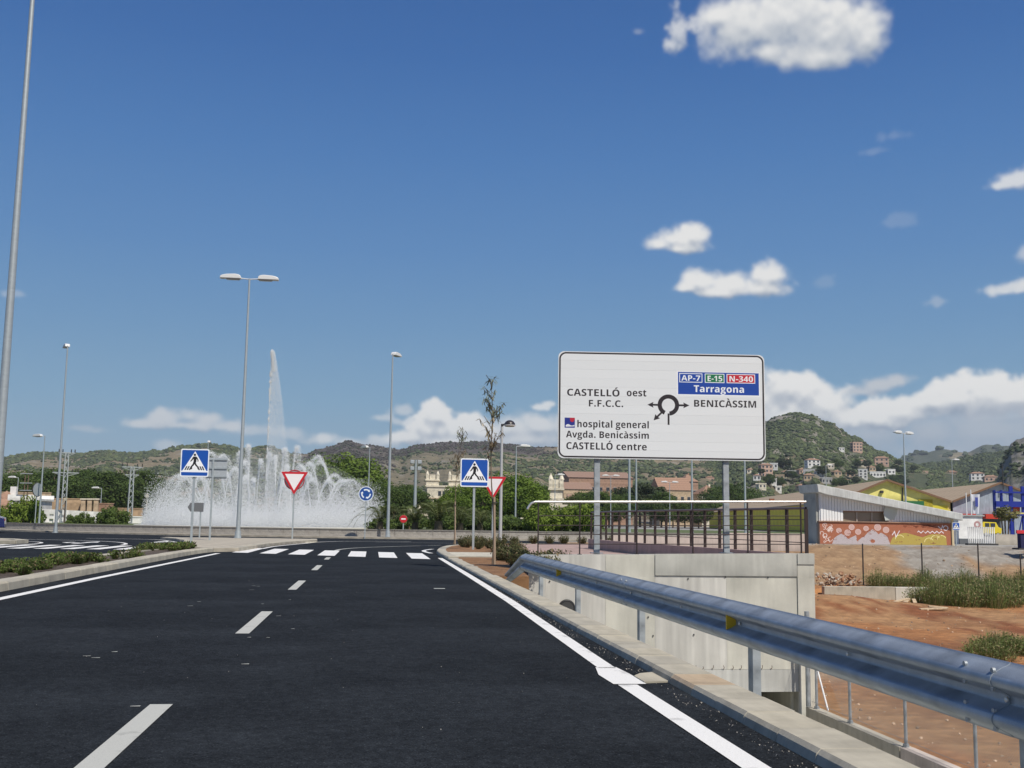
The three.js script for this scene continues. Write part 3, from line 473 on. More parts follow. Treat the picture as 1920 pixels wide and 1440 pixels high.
// ================================================================ concrete culvert wall with its railings
const WZ = -22;
const wx = (px) => atZ(px, 1120, WZ).x, wy = (px, py) => atZ(px, py, WZ).y;
const wallTop = (x) => lerp(0.42, 0.505, clamp((x - 3.2) / 6));
{
  const w = thing('culvert_wall', 'pale cast concrete retaining wall with formwork joints below the direction sign', 'wall');
  const xs = [990, 1022, 1135, 1228, 1362, 1495, 1527].map(wx), yBand = wy(1360, 1080), yBeam = wy(1450, 1255), yOpen = wy(1450, 1297), ox0 = wx(1395), ox1 = wx(1497);
  const quad = (x0, x1, y0, y1a, y1b, d, z) => { // panel with a sloped top edge
    const s = new THREE.Shape([[x0, y0], [x1, y0], [x1, y1b], [x0, y1a]].map(([a, b]) => new THREE.Vector2(a, b)));
    return metric(new THREE.ExtrudeGeometry(s, { depth: d - 0.012, bevelEnabled: true, bevelSize: -0.004, bevelThickness: 0.006, bevelSegments: 1 }).translate(0, 0, z + 0.006));
  };
  const core = M.concreteDark;
  part(w, 'core', merge([quad(xs[0] + 0.01, xs[6] - 0.01, yOpen + 0.02, wallTop(xs[0]) - 0.004, wallTop(xs[6]) - 0.004, 0.493, WZ - 0.5), quad(xs[0] + 0.01, ox0 - 0.01, -4.6, yOpen + 0.018, yOpen + 0.018, 0.493, WZ - 0.5), quad(ox1 + 0.01, xs[6] - 0.01, -4.6, yOpen + 0.018, yOpen + 0.018, 0.493, WZ - 0.5)]), core);
  const g = 0.0025, F = 0.05;
  const mats = [M.concrete, M.concreteC, M.concrete, M.concreteC];
  [[0, 1, M.concreteB], [1, 2, M.concreteC], [2, 3, M.concrete]].forEach(([a, b, m]) => part(w, 'formwork_panel', quad(xs[a] + g, xs[b] - g, yBeam + g, wallTop(xs[a]), wallTop(xs[b]), F, WZ - 0.05), m));
  part(w, 'cap_beam', quad(xs[3] + g, xs[5] - g, yBand + g, wallTop(xs[3]) + 0.012, wallTop(xs[5]) + 0.012, F + 0.025, WZ - 0.05), M.concreteDark);
  part(w, 'cap_beam', quad(xs[5] + g, xs[6], wy(1510, 1058), wallTop(xs[5]) + 0.01, wallTop(xs[6]) + 0.01, F + 0.05, WZ - 0.05), M.concreteDark);
  part(w, 'formwork_panel', quad(xs[3] + g, xs[4] - g, yBeam + g, yBand - g, yBand - g, F, WZ - 0.05), M.concreteC);
  part(w, 'formwork_panel', quad(xs[4] + g * 0.5, xs[5] - g, yBeam + g, yBand - g, yBand - g, F, WZ - 0.05), M.concrete);
  part(w, 'corner_pilaster', quad(xs[5] + g, xs[6], -4.6, wy(1510, 1058) - g, wy(1510, 1058) - g, F + 0.03, WZ - 0.05), M.concrete);
  part(w, 'lintel', quad(xs[0] + g, xs[5] - g, yOpen, yBeam - g, yBeam - g, F + 0.012, WZ - 0.05), M.concreteB);
  part(w, 'pier', quad(xs[0] + g, ox0, -4.6, yOpen - g, yOpen - g, F, WZ - 0.05), M.concrete);
  part(w, 'pier', quad(ox1, xs[5] - g, -4.6, yOpen - g, yOpen - g, F, WZ - 0.05), M.concreteC);
  part(w, 'culvert_floor', box(xs[5] - xs[0], 0.1, 18, (xs[0] + xs[5]) / 2, -4.62, WZ - 9.4), M.concrete);
  for (const x of [ox0 - 0.6, ox1 + 0.1]) part(w, 'culvert_side', box(0.3, 2.4, 18, x, -3.4, WZ - 9.4), M.concrete);
  part(w, 'culvert_roof', box(xs[5] - xs[0], 0.2, 18, (xs[0] + xs[5]) / 2, yOpen + 0.12, WZ - 9.45), M.concrete);
  part(w, 'culvert_end', box(xs[5] - xs[0], 3, 0.2, (xs[0] + xs[5]) / 2, -3.4, WZ - 18.5), M.concrete);
  const r = rng(31);
  for (let i = 0; i < 9; i++) { const x = lerp(wx(1300), wx(1440), i / 8) + 0.06 * (r() - 0.5); part(w, 'rebar_stub', new THREE.TubeGeometry(new THREE.CatmullRomCurve3([V(x, yBeam, WZ - 0.02), V(x + 0.02, yBeam + 0.03, WZ + 0.04), V(x + 0.04 * (r() - 0.3), yBeam + 0.05 + 0.05 * r(), WZ + 0.05)]), 6, 0.006, 5), mat([0.10, 0.055, 0.03])); }
  for (const [px, py] of [[1030, 1090], [1100, 1075], [1290, 1085], [1360, 1082], [1440, 1083], [1224, 1192], [1300, 1190], [1215, 1157]]) part(w, 'tie_hole', new THREE.CircleGeometry(0.018, 10).translate(wx(px), wy(px, py), WZ + 0.016), M.dark);
  const dp = thing('drain_pipe', 'black plastic drain pipe end poking from the concrete wall', 'pipe', V(wx(1062), wy(1062, 1140), WZ + 0.05));
  part(dp, 'pipe_rim', new THREE.TorusGeometry(0.15, 0.028, 8, 24), M.black); part(dp, 'pipe_bore', new THREE.CylinderGeometry(0.135, 0.135, 0.06, 20).rotateX(Math.PI / 2), M.dark);
}
{ // thin brown railing with a steel handrail along the wall
  const h = thing('wall_handrail', 'thin brown railing with steel handrail on top of the concrete wall', 'railing'), z = WZ - 0.2;
  const X = (px) => atZ(px, 1000, z).x, topY = (px) => atZ(px, 941, z).y, a = X(1000), b = X(1512);
  part(h, 'handrail', new THREE.TubeGeometry(new THREE.CatmullRomCurve3([V(a - 0.13, topY(1000) - 0.15, z), V(a - 0.07, topY(1000) - 0.05, z), V(a + 0.02, topY(1000), z), V(lerp(a, b, 0.1), topY(1051), z), V((a + b) / 2, topY(1256), z), V(b, topY(1512), z)], false, 'catmullrom', 0.2), 80, 0.025, 10), M.stainless);
  for (const px of [1009, 1087, 1194, 1299, 1402, 1502]) { const x = X(px); part(h, 'baluster', box(0.022, topY(px) - wallTop(x), 0.04, x, (topY(px) + wallTop(x)) / 2, z), M.brown); part(h, 'base_plate', box(0.08, 0.012, 0.08, x, wallTop(x) + 0.008, z), M.brown); }
  for (const py of [967, 985, 1002, 1020]) part(h, 'rail_wire', rod(V(X(1009), atZ(1009, py, z).y, z), V(X(1502), atZ(1502, py + 0.5, z).y, z), 0.011, 6), M.brown);
}
{ // ramp behind: low purple wall, pale parapet, heavy brown railing
  const N = V(...atZ(1511, 1031, -22.8).toArray()), Fp = V(...atZ(1127, 1006, -41).toArray());
  const w = thing('ramp_wall', 'low curved purple-grey wall under the brown ramp railing', 'wall');
  const run = []; for (let i = 0; i <= 14; i++) { const t = i / 14; run.push([lerp(Fp.x - 0.5, N.x - 0.1, t) - 0.55 * Math.sin(Math.PI * t) * (1 - t), lerp(Fp.z, N.z, t)]); }
  for (let i = 0; i < 14; i += 2) { const p = run.slice(i, i + 3), q = p.map(([x, z]) => [x + 0.24, z]).reverse(); p[2] = [p[2][0] - 0.0, p[2][1] - 0.006]; part(w, 'wall_section', solid([...p, ...q], 0.1, 0.47), M.purpleWall); }
  const rl = thing('ramp_railing', 'heavy dark brown railing with flat plate posts along the ramp', 'railing');
  const pos = (t) => { const i = Math.min(13, Math.floor(t * 14)), f = t * 14 - i; return V(lerp(run[i][0], run[i + 1][0], f) + 0.12, 0.47, lerp(run[i][1], run[i + 1][1], f)); };
  for (let i = 0; i < 20; i++) { const p = pos(i / 19); part(rl, 'plate_post', box(0.075, 0.98, 0.03, p.x, p.y + 0.49, p.z), M.brown); }
  const q = Array.from({ length: 15 }, (_, i) => pos(i / 14));
  part(rl, 'top_rail', new THREE.TubeGeometry(new THREE.CatmullRomCurve3(q.map((p) => p.clone().setY(p.y + 1.0))), 60, 0.03, 8), mat([0.14, 0.11, 0.105], { rough: 0.5 }));
  for (const y of [0.25, 0.5, 0.75]) part(rl, 'rail_wire', new THREE.TubeGeometry(new THREE.CatmullRomCurve3(q.map((p) => p.clone().setY(p.y + y))), 60, 0.009, 6), M.brown);
  const pw = thing('ramp_parapet', 'pale pinkish concrete parapet on the far side of the ramp', 'wall');
  const A = atZ(1146, 1003, -44.5), B = atZ(1300, 1003, -43.6), C = atZ(1360, 1003, -43.2), D = atZ(1512, 1001, -42.4);
  const seg = (a, b, hgt) => { const d = b.clone().sub(a).setY(0).normalize(), n = V(-d.z, 0, d.x).multiplyScalar(0.15); return solid([[a.x, a.z], [b.x, b.z], [b.x + n.x, b.z + n.z], [a.x + n.x, a.z + n.z]], 0.05, hgt); };
  part(pw, 'parapet_section', seg(A, B, A.y), M.pinkWall); part(pw, 'parapet_section', seg(B.clone().add(V(0.01, 0, 0.0)), C, B.y - 0.02), M.pinkWall); part(pw, 'parapet_section', seg(C.clone().add(V(0.01, 0, 0)), D, D.y), M.pinkWall);
}

// ================================================================ guard rail beside the kerb
{
  const gr = thing('guard_rail', 'galvanised steel crash barrier with yellow reflectors along the kerb', 'guard rail');
  const f = [[0.012, 0], [0.0, 0.012], [-0.034, 0.028], [-0.072, 0.05], [-0.083, 0.075], [-0.072, 0.1], [-0.03, 0.12], [-0.002, 0.138], [0, 0.155], [-0.002, 0.172], [-0.03, 0.19], [-0.072, 0.21], [-0.083, 0.235], [-0.072, 0.26], [-0.034, 0.284], [0, 0.298], [0.012, 0.31]];
  const front = new THREE.SplineCurve(f.map(([x, y]) => new THREE.Vector2(x, y))).getPoints(56), th = 0.004;
  const back = front.map((p, i) => { const a = front[Math.max(0, i - 1)], b = front[Math.min(56, i + 1)], d = b.clone().sub(a).normalize(); return new THREE.Vector2(p.x + d.y * th, p.y - d.x * th); }).reverse();
  const beam = (len) => metric(new THREE.ExtrudeGeometry(new THREE.Shape([...front, ...back]), { depth: len, bevelEnabled: false, steps: 1 }));
  const crease = (g) => toCreasedNormals(g, 0.7);
  const X0 = 2.70, Y0 = 0.225, spans = [[4.5, -0.95], [-0.95, -4.4], [-4.4, -11.15], [-11.15, -18.9]];
  spans.forEach(([z0, z1], i) => part(gr, 'beam_section', crease(beam(z0 - z1 + 0.3)), M.galv, V(X0 - i * 0.0045, Y0, z1 - 0.3)));
  const postG = (() => { const s = new THREE.Shape([[-0.03, -0.05], [0.03, -0.05], [0.03, -0.042], [-0.022, -0.042], [-0.022, 0.042], [0.03, 0.042], [0.03, 0.05], [-0.03, 0.05]].map(([a, b]) => new THREE.Vector2(a, b))); return metric(new THREE.ExtrudeGeometry(s, { depth: 1.45, bevelEnabled: false }).rotateX(-Math.PI / 2)); })();
  for (const z of [2.5, -0.95, -4.4, -7.78, -11.15, -14.65, -17.9]) {
    const p = part(gr, 'post', postG, M.galvPost, V(X0 + 0.09, -0.95, z)); part(p, 'spacer_block', box(0.075, 0.16, 0.1, -0.05, 1.33, 0), M.galvPost);
    for (const dz of [0]) part(gr, 'bolt', new THREE.SphereGeometry(0.014, 8, 6).scale(0.6, 1, 1), M.stainless, V(X0 - 0.02, Y0 + 0.155, z + dz));
  }
  for (const z of [-5.95, -9.3, -12.9, -16.2]) part(gr, 'bolt', new THREE.SphereGeometry(0.013, 8, 6).scale(0.6, 1, 1), M.stainless, V(X0 - 0.022, Y0 + 0.158, z));
  const boltG = new THREE.CylinderGeometry(0.012, 0.014, 0.012, 8).rotateZ(Math.PI / 2);
  for (const z of [-0.95, -4.4, -11.15]) for (const [dx, y] of [[-0.055, 0.035], [-0.06, 0.108], [-0.06, 0.202], [-0.058, 0.275]]) for (const dz of [-0.11, 0.11]) part(gr, 'splice_bolt', boltG, M.galvPost, V(X0 + dx - 0.012, Y0 + y, z - 0.12 + dz));
  const yel = mat([0.62, 0.42, 0.02], { rough: 0.35 });
  for (const z of [-7.9, -15.4]) {
    const ref = part(gr, 'reflector', metric(new THREE.ExtrudeGeometry(new THREE.Shape([[-0.035, -0.05], [0.035, -0.06], [0.035, 0.06], [-0.035, 0.05]].map(([a, b]) => new THREE.Vector2(a, b))), { depth: 0.012, bevelEnabled: true, bevelSize: 0.003, bevelThickness: 0.003, bevelSegments: 1 })), yel, V(X0 - 0.045, Y0 + 0.155, z));
    part(ref, 'bracket', box(0.02, 0.13, 0.01, 0.04, 0, 0.0), M.galvPost);
  }
  // end section bent down to the ground behind the kerb
  const end = crease(beam(1.35)), q = end.attributes.position;
  for (let i = 0; i < q.count; i++) { const t = q.getZ(i) / 1.35; q.setXYZ(i, q.getX(i) * (1 - 0.25 * t) - 0.12 * t, q.getY(i) * (1 - 0.3 * t) - 0.30 * t, -q.getZ(i)); }
  end.computeVertexNormals(); part(gr, 'end_section', crease(end), M.galv, V(X0 - 0.022, Y0, -19.15));
}

// ================================================================ printed faces
function canvasTex(w, h, draw) { const c = document.createElement('canvas'); c.width = w; c.height = h; draw(c.getContext('2d'), w, h); const t = new THREE.CanvasTexture(c); t.colorSpace = THREE.SRGBColorSpace; t.magFilter = THREE.LinearFilter; t.anisotropy = 8; return t; }
function rr(c, x, y, w, h, r) { c.beginPath(); c.moveTo(x + r, y); c.arcTo(x + w, y, x + w, y + h, r); c.arcTo(x + w, y + h, x, y + h, r); c.arcTo(x, y + h, x, y, r); c.arcTo(x, y, x + w, y, r); c.closePath(); }
function word(c, text, x0, x1, base, cap, colour) { c.save(); c.font = 'bold 100px sans-serif'; c.textBaseline = 'alphabetic'; c.textAlign = 'left'; const w = c.measureText(text).width; c.translate(x0, base); c.scale((x1 - x0) / w, cap / 71.4); c.fillStyle = colour; c.fillText(text, 0, 0); c.restore(); }
const printed = (t, o = {}) => { const m = new THREE.MeshPhysicalMaterial({ roughness: 0.45, ...o }); m.map = t; return m; };

{ // the big direction sign: twelve aluminium slats printed as one face, on two steel posts
  const ink = '#2c2427';
  const face = canvasTex(2048, 1069, (c, W, H) => {
    c.scale(W / 1697, H / 886); c.translate(-108, -92);
    c.fillStyle = '#f2f3f2'; c.fillRect(100, 80, 1720, 920);
    rr(c, 121, 105, 1671, 860, 52); c.lineWidth = 13; c.strokeStyle = ink; c.stroke();
    word(c, 'CASTELLÓ', 176, 615, 462, 57, ink); word(c, 'oest', 665, 832, 457, 57, ink); word(c, 'F.F.C.C.', 352, 645, 549, 54, ink);
    word(c, 'hospital general', 260, 855, 722, 56, ink); word(c, 'Avgda. Benicàssim', 175, 855, 808, 54, ink); word(c, 'CASTELLÓ centre', 173, 836, 904, 57, ink); word(c, 'BENICÀSSIM', 1213, 1740, 535, 56, ink);
    c.fillStyle = '#fff'; c.fillRect(1080, 238, 686, 204); c.fillStyle = '#1347a8'; c.fillRect(1090, 247, 667, 186);
    for (const [x, w, fill, s] of [[1101, 190, '#1347a8', 'AP-7'], [1311, 162, '#12794c', 'E-15'], [1491, 236, '#cf2035', 'N-340']]) { c.fillStyle = fill; c.fillRect(x, 257, w, 77); c.lineWidth = 6; c.strokeStyle = '#fff'; c.strokeRect(x + 3, 260, w - 6, 71); word(c, s, x + 17, x + w - 15, 320, 46, '#fff'); }
    word(c, 'Tarragona', 1218, 1640, 413, 56, '#fff');
    c.strokeStyle = ink; c.fillStyle = ink; c.lineWidth = 34; c.beginPath(); c.arc(1010, 526, 71, Math.PI * 0.64, Math.PI * 0.46, false); c.stroke();
    c.lineWidth = 15; c.beginPath(); c.moveTo(1011, 596); c.lineTo(1011, 690); c.moveTo(940, 526); c.lineTo(880, 526); c.moveTo(1080, 526); c.lineTo(1140, 526); c.moveTo(965, 578); c.lineTo(915, 628); c.stroke();
    const tri = (...p) => { c.beginPath(); c.moveTo(p[0], p[1]); for (let i = 2; i < p.length; i += 2) c.lineTo(p[i], p[i + 1]); c.fill(); };
    tri(838, 526, 888, 502, 880, 526, 888, 550); tri(1182, 526, 1132, 502, 1140, 526, 1132, 550); tri(889, 655, 903, 604, 920, 624, 940, 638);
    c.fillStyle = '#24348f'; c.fillRect(163, 645, 83, 83); c.fillStyle = '#c8273f'; c.beginPath(); c.arc(224, 664, 17, 0, 7); c.fill(); c.fillRect(206, 645, 40, 16); c.fillStyle = '#f4f4f4'; c.beginPath(); c.moveTo(172, 708); c.quadraticCurveTo(188, 690, 206, 704); c.quadraticCurveTo(224, 716, 243, 702); c.lineTo(243, 716); c.lineTo(172, 720); c.fill();
  });
  const L = atZ(1046, 763, -22.95), R = atZ(1433.5, 763, -22.55), W = Math.hypot(R.x - L.x, R.z - L.z), top = atZ(1240, 662.5, -22.75).y, bot = atZ(1240, 862, -22.75).y, H = top - bot, turn = Math.atan2(-(R.z - L.z), R.x - L.x);
  const sg = thing('direction_sign', 'large white direction board for a roundabout on two steel posts', 'road sign', V((L.x + R.x) / 2, 0, (L.z + R.z) / 2), null, turn);
  const N = 12, h = H / N, rc = 0.13, fm = [0.97, 1, 0.985, 0.995, 0.975, 1].map((k) => { const m = printed(face, { roughness: 0.5 }); m.color.setRGB(0.84 * k, 0.85 * k, 0.86 * k); return m; });
  for (let i = 0; i < N; i++) {
    const y0 = bot + i * h + 0.0006, y1 = bot + (i + 1) * h - 0.0006, a = -W / 2, b = W / 2, s = new THREE.Shape();
    if (i === 0) { s.moveTo(a + rc, y0); s.lineTo(b - rc, y0); s.absarc(b - rc, y0 + rc, rc, -Math.PI / 2, 0); s.lineTo(b, y1); s.lineTo(a, y1); s.lineTo(a, y0 + rc); s.absarc(a + rc, y0 + rc, rc, Math.PI, 1.5 * Math.PI); }
    else if (i === N - 1) { s.moveTo(a, y0); s.lineTo(b, y0); s.lineTo(b, y1 - rc); s.absarc(b - rc, y1 - rc, rc, 0, Math.PI / 2); s.lineTo(a + rc, y1); s.absarc(a + rc, y1 - rc, rc, Math.PI / 2, Math.PI); }
    else { s.moveTo(a, y0); s.lineTo(b, y0); s.lineTo(b, y1); s.lineTo(a, y1); }
    const g = new THREE.ExtrudeGeometry(s, { depth: 0.035, bevelEnabled: false, curveSegments: 10 }), p = g.attributes.position, uv = g.attributes.uv;
    for (let k = 0; k < p.count; k++) uv.setXY(k, (p.getX(k) - a) / W, (p.getY(k) - bot) / H);
    part(sg, 'sign_slat', g, fm[i % 6]).position.z = (i % 3) * 0.0008;
  }
  const postG = (len) => { const s = new THREE.Shape([[-0.06, -0.055], [0.06, -0.055], [0.06, -0.046], [0.005, -0.046], [0.005, 0.046], [0.06, 0.046], [0.06, 0.055], [-0.06, 0.055], [-0.06, 0.046], [-0.005, 0.046], [-0.005, -0.046], [-0.06, -0.046]].map(([x, y]) => new THREE.Vector2(x, y))); return metric(new THREE.ExtrudeGeometry(s, { depth: len, bevelEnabled: false }).rotateX(-Math.PI / 2)); };
  for (const px of [1119, 1355]) { const p = atZ(px, 900, -22.9), x = p.x - sg.position.x; const y0 = wallTop(p.x) - 0.02; const po = part(sg, 'post', postG(top - 0.1 - y0), M.galvPost, V(x, y0, -0.075)); part(po, 'foot_plate', box(0.26, 0.015, 0.26, 0, 0.028, 0), M.galvPost); }
  for (const y of [bot + 0.35, (bot + top) / 2, top - 0.35]) part(sg, 'rear_rail', box(W - 0.4, 0.05, 0.02, 0, y, -0.011), M.steelBack);
}

// ---- small road signs
const roundRect = (w, h, r) => { const s = new THREE.Shape(); s.moveTo(-w / 2 + r, -h / 2); s.lineTo(w / 2 - r, -h / 2); s.absarc(w / 2 - r, -h / 2 + r, r, -Math.PI / 2, 0); s.lineTo(w / 2, h / 2 - r); s.absarc(w / 2 - r, h / 2 - r, r, 0, Math.PI / 2); s.lineTo(-w / 2 + r, h / 2); s.absarc(-w / 2 + r, h / 2 - r, r, Math.PI / 2, Math.PI); s.lineTo(-w / 2, -h / 2 + r); s.absarc(-w / 2 + r, -h / 2 + r, r, Math.PI, 1.5 * Math.PI); return s; };
const disc = (r) => { const s = new THREE.Shape(); s.absarc(0, 0, r, 0, 2 * Math.PI); return s; };
const yieldShape = (w) => { const s = new THREE.Shape(), h = w * 0.866, r = w * 0.05; s.moveTo(-w / 2 + r, h / 3); s.lineTo(w / 2 - r, h / 3); s.quadraticCurveTo(w / 2 + r * 0.3, h / 3, w / 2 - r * 0.5, h / 3 - r); s.lineTo(r * 0.55, -h * 2 / 3 + r); s.quadraticCurveTo(0, -h * 2 / 3 - r * 0.2, -r * 0.55, -h * 2 / 3 + r); s.lineTo(-w / 2 + r * 0.5, h / 3 - r); s.quadraticCurveTo(-w / 2 - r * 0.3, h / 3, -w / 2 + r, h / 3); return s; };
function plate(parent, name, s, size, cy, t, z = 0.03, turn = 0) {   // an enamelled plate: metal body, printed front
  const o = part(parent, name, metric(new THREE.ExtrudeGeometry(s, { depth: 0.022, bevelEnabled: true, bevelSize: 0.004, bevelThickness: 0.003, bevelSegments: 1, curveSegments: 24 })), M.steelBack, V(0, cy, z)); o.rotation.y = turn;
  if (t) { const g = new THREE.ShapeGeometry(s, 24), p = g.attributes.position, uv = g.attributes.uv; for (let k = 0; k < p.count; k++) uv.setXY(k, p.getX(k) / size + 0.5, p.getY(k) / size + 0.5); part(o, 'printed_face', g, printed(t), V(0, 0, 0.0275)); }
  return o;
}
const signPole = (parent, h, w = 0.08, d = 0.05) => { const p = part(parent, 'pole', rbox(w, h + 0.2, d, 0.008, 0, h / 2 - 0.1, -0.005), M.pole); return p; };
const tCross = canvasTex(512, 512, (c) => {
  c.fillStyle = '#eef1f3'; c.fillRect(0, 0, 512, 512); rr(c, 20, 20, 472, 472, 22); c.fillStyle = '#1550a8'; c.fill();
  c.fillStyle = '#f3f4f4'; c.fillRect(20, 402, 472, 26); c.beginPath(); c.moveTo(256, 40); c.lineTo(474, 404); c.lineTo(38, 404); c.fill();
  c.fillStyle = '#17171a'; c.beginPath(); c.arc(251, 108, 22, 0, 7); c.fill();
  const poly = (...p) => { c.beginPath(); c.moveTo(p[0], p[1]); for (let i = 2; i < p.length; i += 2) c.lineTo(p[i], p[i + 1]); c.closePath(); c.fill(); };
  poly(228, 140, 276, 138, 300, 160, 322, 205, 318, 232, 304, 232, 304, 208, 284, 178, 284, 228, 274, 258, 300, 300, 330, 330, 342, 372, 316, 374, 302, 336, 264, 300, 252, 276, 238, 306, 214, 328, 214, 374, 176, 374, 190, 356, 190, 316, 220, 278, 234, 226, 232, 180, 210, 212, 182, 236, 172, 224, 196, 192, 214, 158);
  for (const x of [78, 118, 158]) { poly(x + 30, 318, x + 52, 318, x + 22, 388, x - 4, 388); const q = 512 - x; poly(q - 30, 318, q - 52, 318, q - 22, 388, q + 4, 388); }
});
const tYield = canvasTex(512, 512, (c) => { c.fillStyle = '#c81e2b'; c.fillRect(0, 0, 512, 512); c.fillStyle = '#f0eceb'; c.beginPath(); c.moveTo(72, 150); c.lineTo(440, 150); c.lineTo(256, 470); c.closePath(); c.fill(); });
const tRound = canvasTex(256, 256, (c) => {
  c.fillStyle = '#eef1f3'; c.fillRect(0, 0, 256, 256); c.fillStyle = '#1a4f9c'; c.beginPath(); c.arc(128, 128, 116, 0, 7); c.fill(); c.strokeStyle = '#f2f4f5'; c.fillStyle = '#f2f4f5'; c.lineWidth = 24;
  for (let k = 0; k < 3; k++) { const a = -Math.PI / 2 + k * 2 * Math.PI / 3 - 0.55; c.beginPath(); c.arc(128, 128, 72, a, a + 1.25); c.stroke(); const e = a + 1.2; c.beginPath(); c.moveTo(128 + 98 * Math.cos(e), 128 + 98 * Math.sin(e)); c.lineTo(128 + 46 * Math.cos(e), 128 + 46 * Math.sin(e)); c.lineTo(128 + 72 * Math.cos(e + 0.5), 128 + 72 * Math.sin(e + 0.5)); c.fill(); }
});
const tNoEntry = canvasTex(128, 128, (c) => { c.fillStyle = '#c3202c'; c.fillRect(0, 0, 128, 128); c.fillStyle = '#f2eeee'; c.fillRect(26, 52, 76, 24); });
const onGround = (px, py, z, y) => { const p = atZ(px, py, z); return V(p.x, y, p.z); };
const hAt = (px, py, z, y0) => atZ(px, py, z).y - y0;
{
  let z = -40.3, b = onGround(358, 1019, z, 0.11), s = thing('crosswalk_sign', 'blue square pedestrian crossing sign on the planted median strip', 'road sign', b);
  let top = hAt(361, 842, z, b.y), bot = hAt(361, 894, z, b.y), w = top - bot; signPole(s, bot + 0.3); plate(s, 'sign_plate', roundRect(w, w, 0.06), w, (top + bot) / 2, tCross);
  z = -38.2; b = onGround(887, 1026, z, 0.14); s = thing('crosswalk_sign', 'blue square pedestrian crossing sign among shrubs by the pink plaza', 'road sign', b);
  top = hAt(888.5, 860, z, b.y); bot = hAt(888.5, 913, z, b.y); w = top - bot; signPole(s, bot + 0.3); plate(s, 'sign_plate', roundRect(w, w, 0.06), w, (top + bot) / 2, tCross);
  z = -53; b = onGround(548, 1005, z, 0.11); s = thing('yield_sign', 'red and white yield triangle in front of the fountain', 'road sign', b);
  let cx = hAt(550, 899, z, b.y); w = 48 * 53.3 / FOCAL; signPole(s, cx - 0.2, 0.07); plate(s, 'sign_plate', yieldShape(w), w, cx, tYield); const rd = plate(s, 'round_plate', disc(0.47), 0.94, cx - 0.02, null, -0.06); part(rd, 'red_rim', new THREE.TorusGeometry(0.46, 0.025, 6, 40), mat([0.45, 0.03, 0.04]), V(0, 0, 0.026));
  z = -43.5; b = onGround(923, 1020, z, 0.14); s = thing('yield_sign', 'red and white yield triangle half hidden behind the crossing sign', 'road sign', b);
  cx = hAt(923, 908, z, b.y); w = 49 * 43.6 / FOCAL; s.rotation.y = -0.12; signPole(s, cx - 0.2, 0.07); plate(s, 'sign_plate', yieldShape(w), w, cx, tYield);
  z = -62.2; b = onGround(684, 1003, z, 0.09); s = thing('roundabout_sign', 'blue round roundabout sign with three white arrows before the low wall', 'road sign', b);
  cx = hAt(684.5, 926, z, b.y); signPole(s, cx, 0.06); plate(s, 'sign_plate', disc(13.6 * 62.4 / FOCAL), 27.2 * 62.4 / FOCAL, cx, tRound);
  z = -72; b = onGround(756, 992, z, 0.29); s = thing('no_entry_sign', 'small red no entry disc among the palms on the island', 'road sign', b);
  cx = hAt(756, 973, z, b.y); signPole(s, cx, 0.07); plate(s, 'sign_plate', disc(7 * 72 / FOCAL), 14 * 72 / FOCAL, cx, tNoEntry);
  z = -47.5; b = onGround(393, 1012, z, 0.11); s = thing('sign_back', 'grey rear of a rectangular sign with three braces on the island', 'road sign', b);
  top = hAt(400, 858, z, b.y); bot = hAt(400, 897, z, b.y); w = 36 * 47.6 / FOCAL; signPole(s, top - 0.05); { const pl = part(s, 'sign_panel', rbox(w, top - bot, 0.03, 0.01, 0.15, (top + bot) / 2, -0.06), M.steelBack); for (const k of [0.1, 0.5, 0.92]) part(pl, 'brace', box(w, 0.07, 0.04, 0.15, lerp(bot, top, k), -0.022), M.pole); }
  z = -51.5; b = onGround(374, 1004, z, 0.11); s = thing('arrow_sign', 'small dark arrow-shaped direction sign seen from behind on the island', 'road sign', b);
  top = hAt(367, 943, z, b.y); bot = hAt(367, 959, z, b.y); signPole(s, top - 0.03, 0.06); { const k = 51.6 / FOCAL; part(s, 'arrow_panel', metric(new THREE.ExtrudeGeometry(new THREE.Shape([[-23, 0], [-18, 8], [5, 8], [5, -8], [-18, -8]].map(([x, y]) => new THREE.Vector2(x * k, y * k))), { depth: 0.03, bevelEnabled: false })), mat([0.14, 0.145, 0.15], { rough: 0.5 }), V(0, (top + bot) / 2, 0.03)); }
}

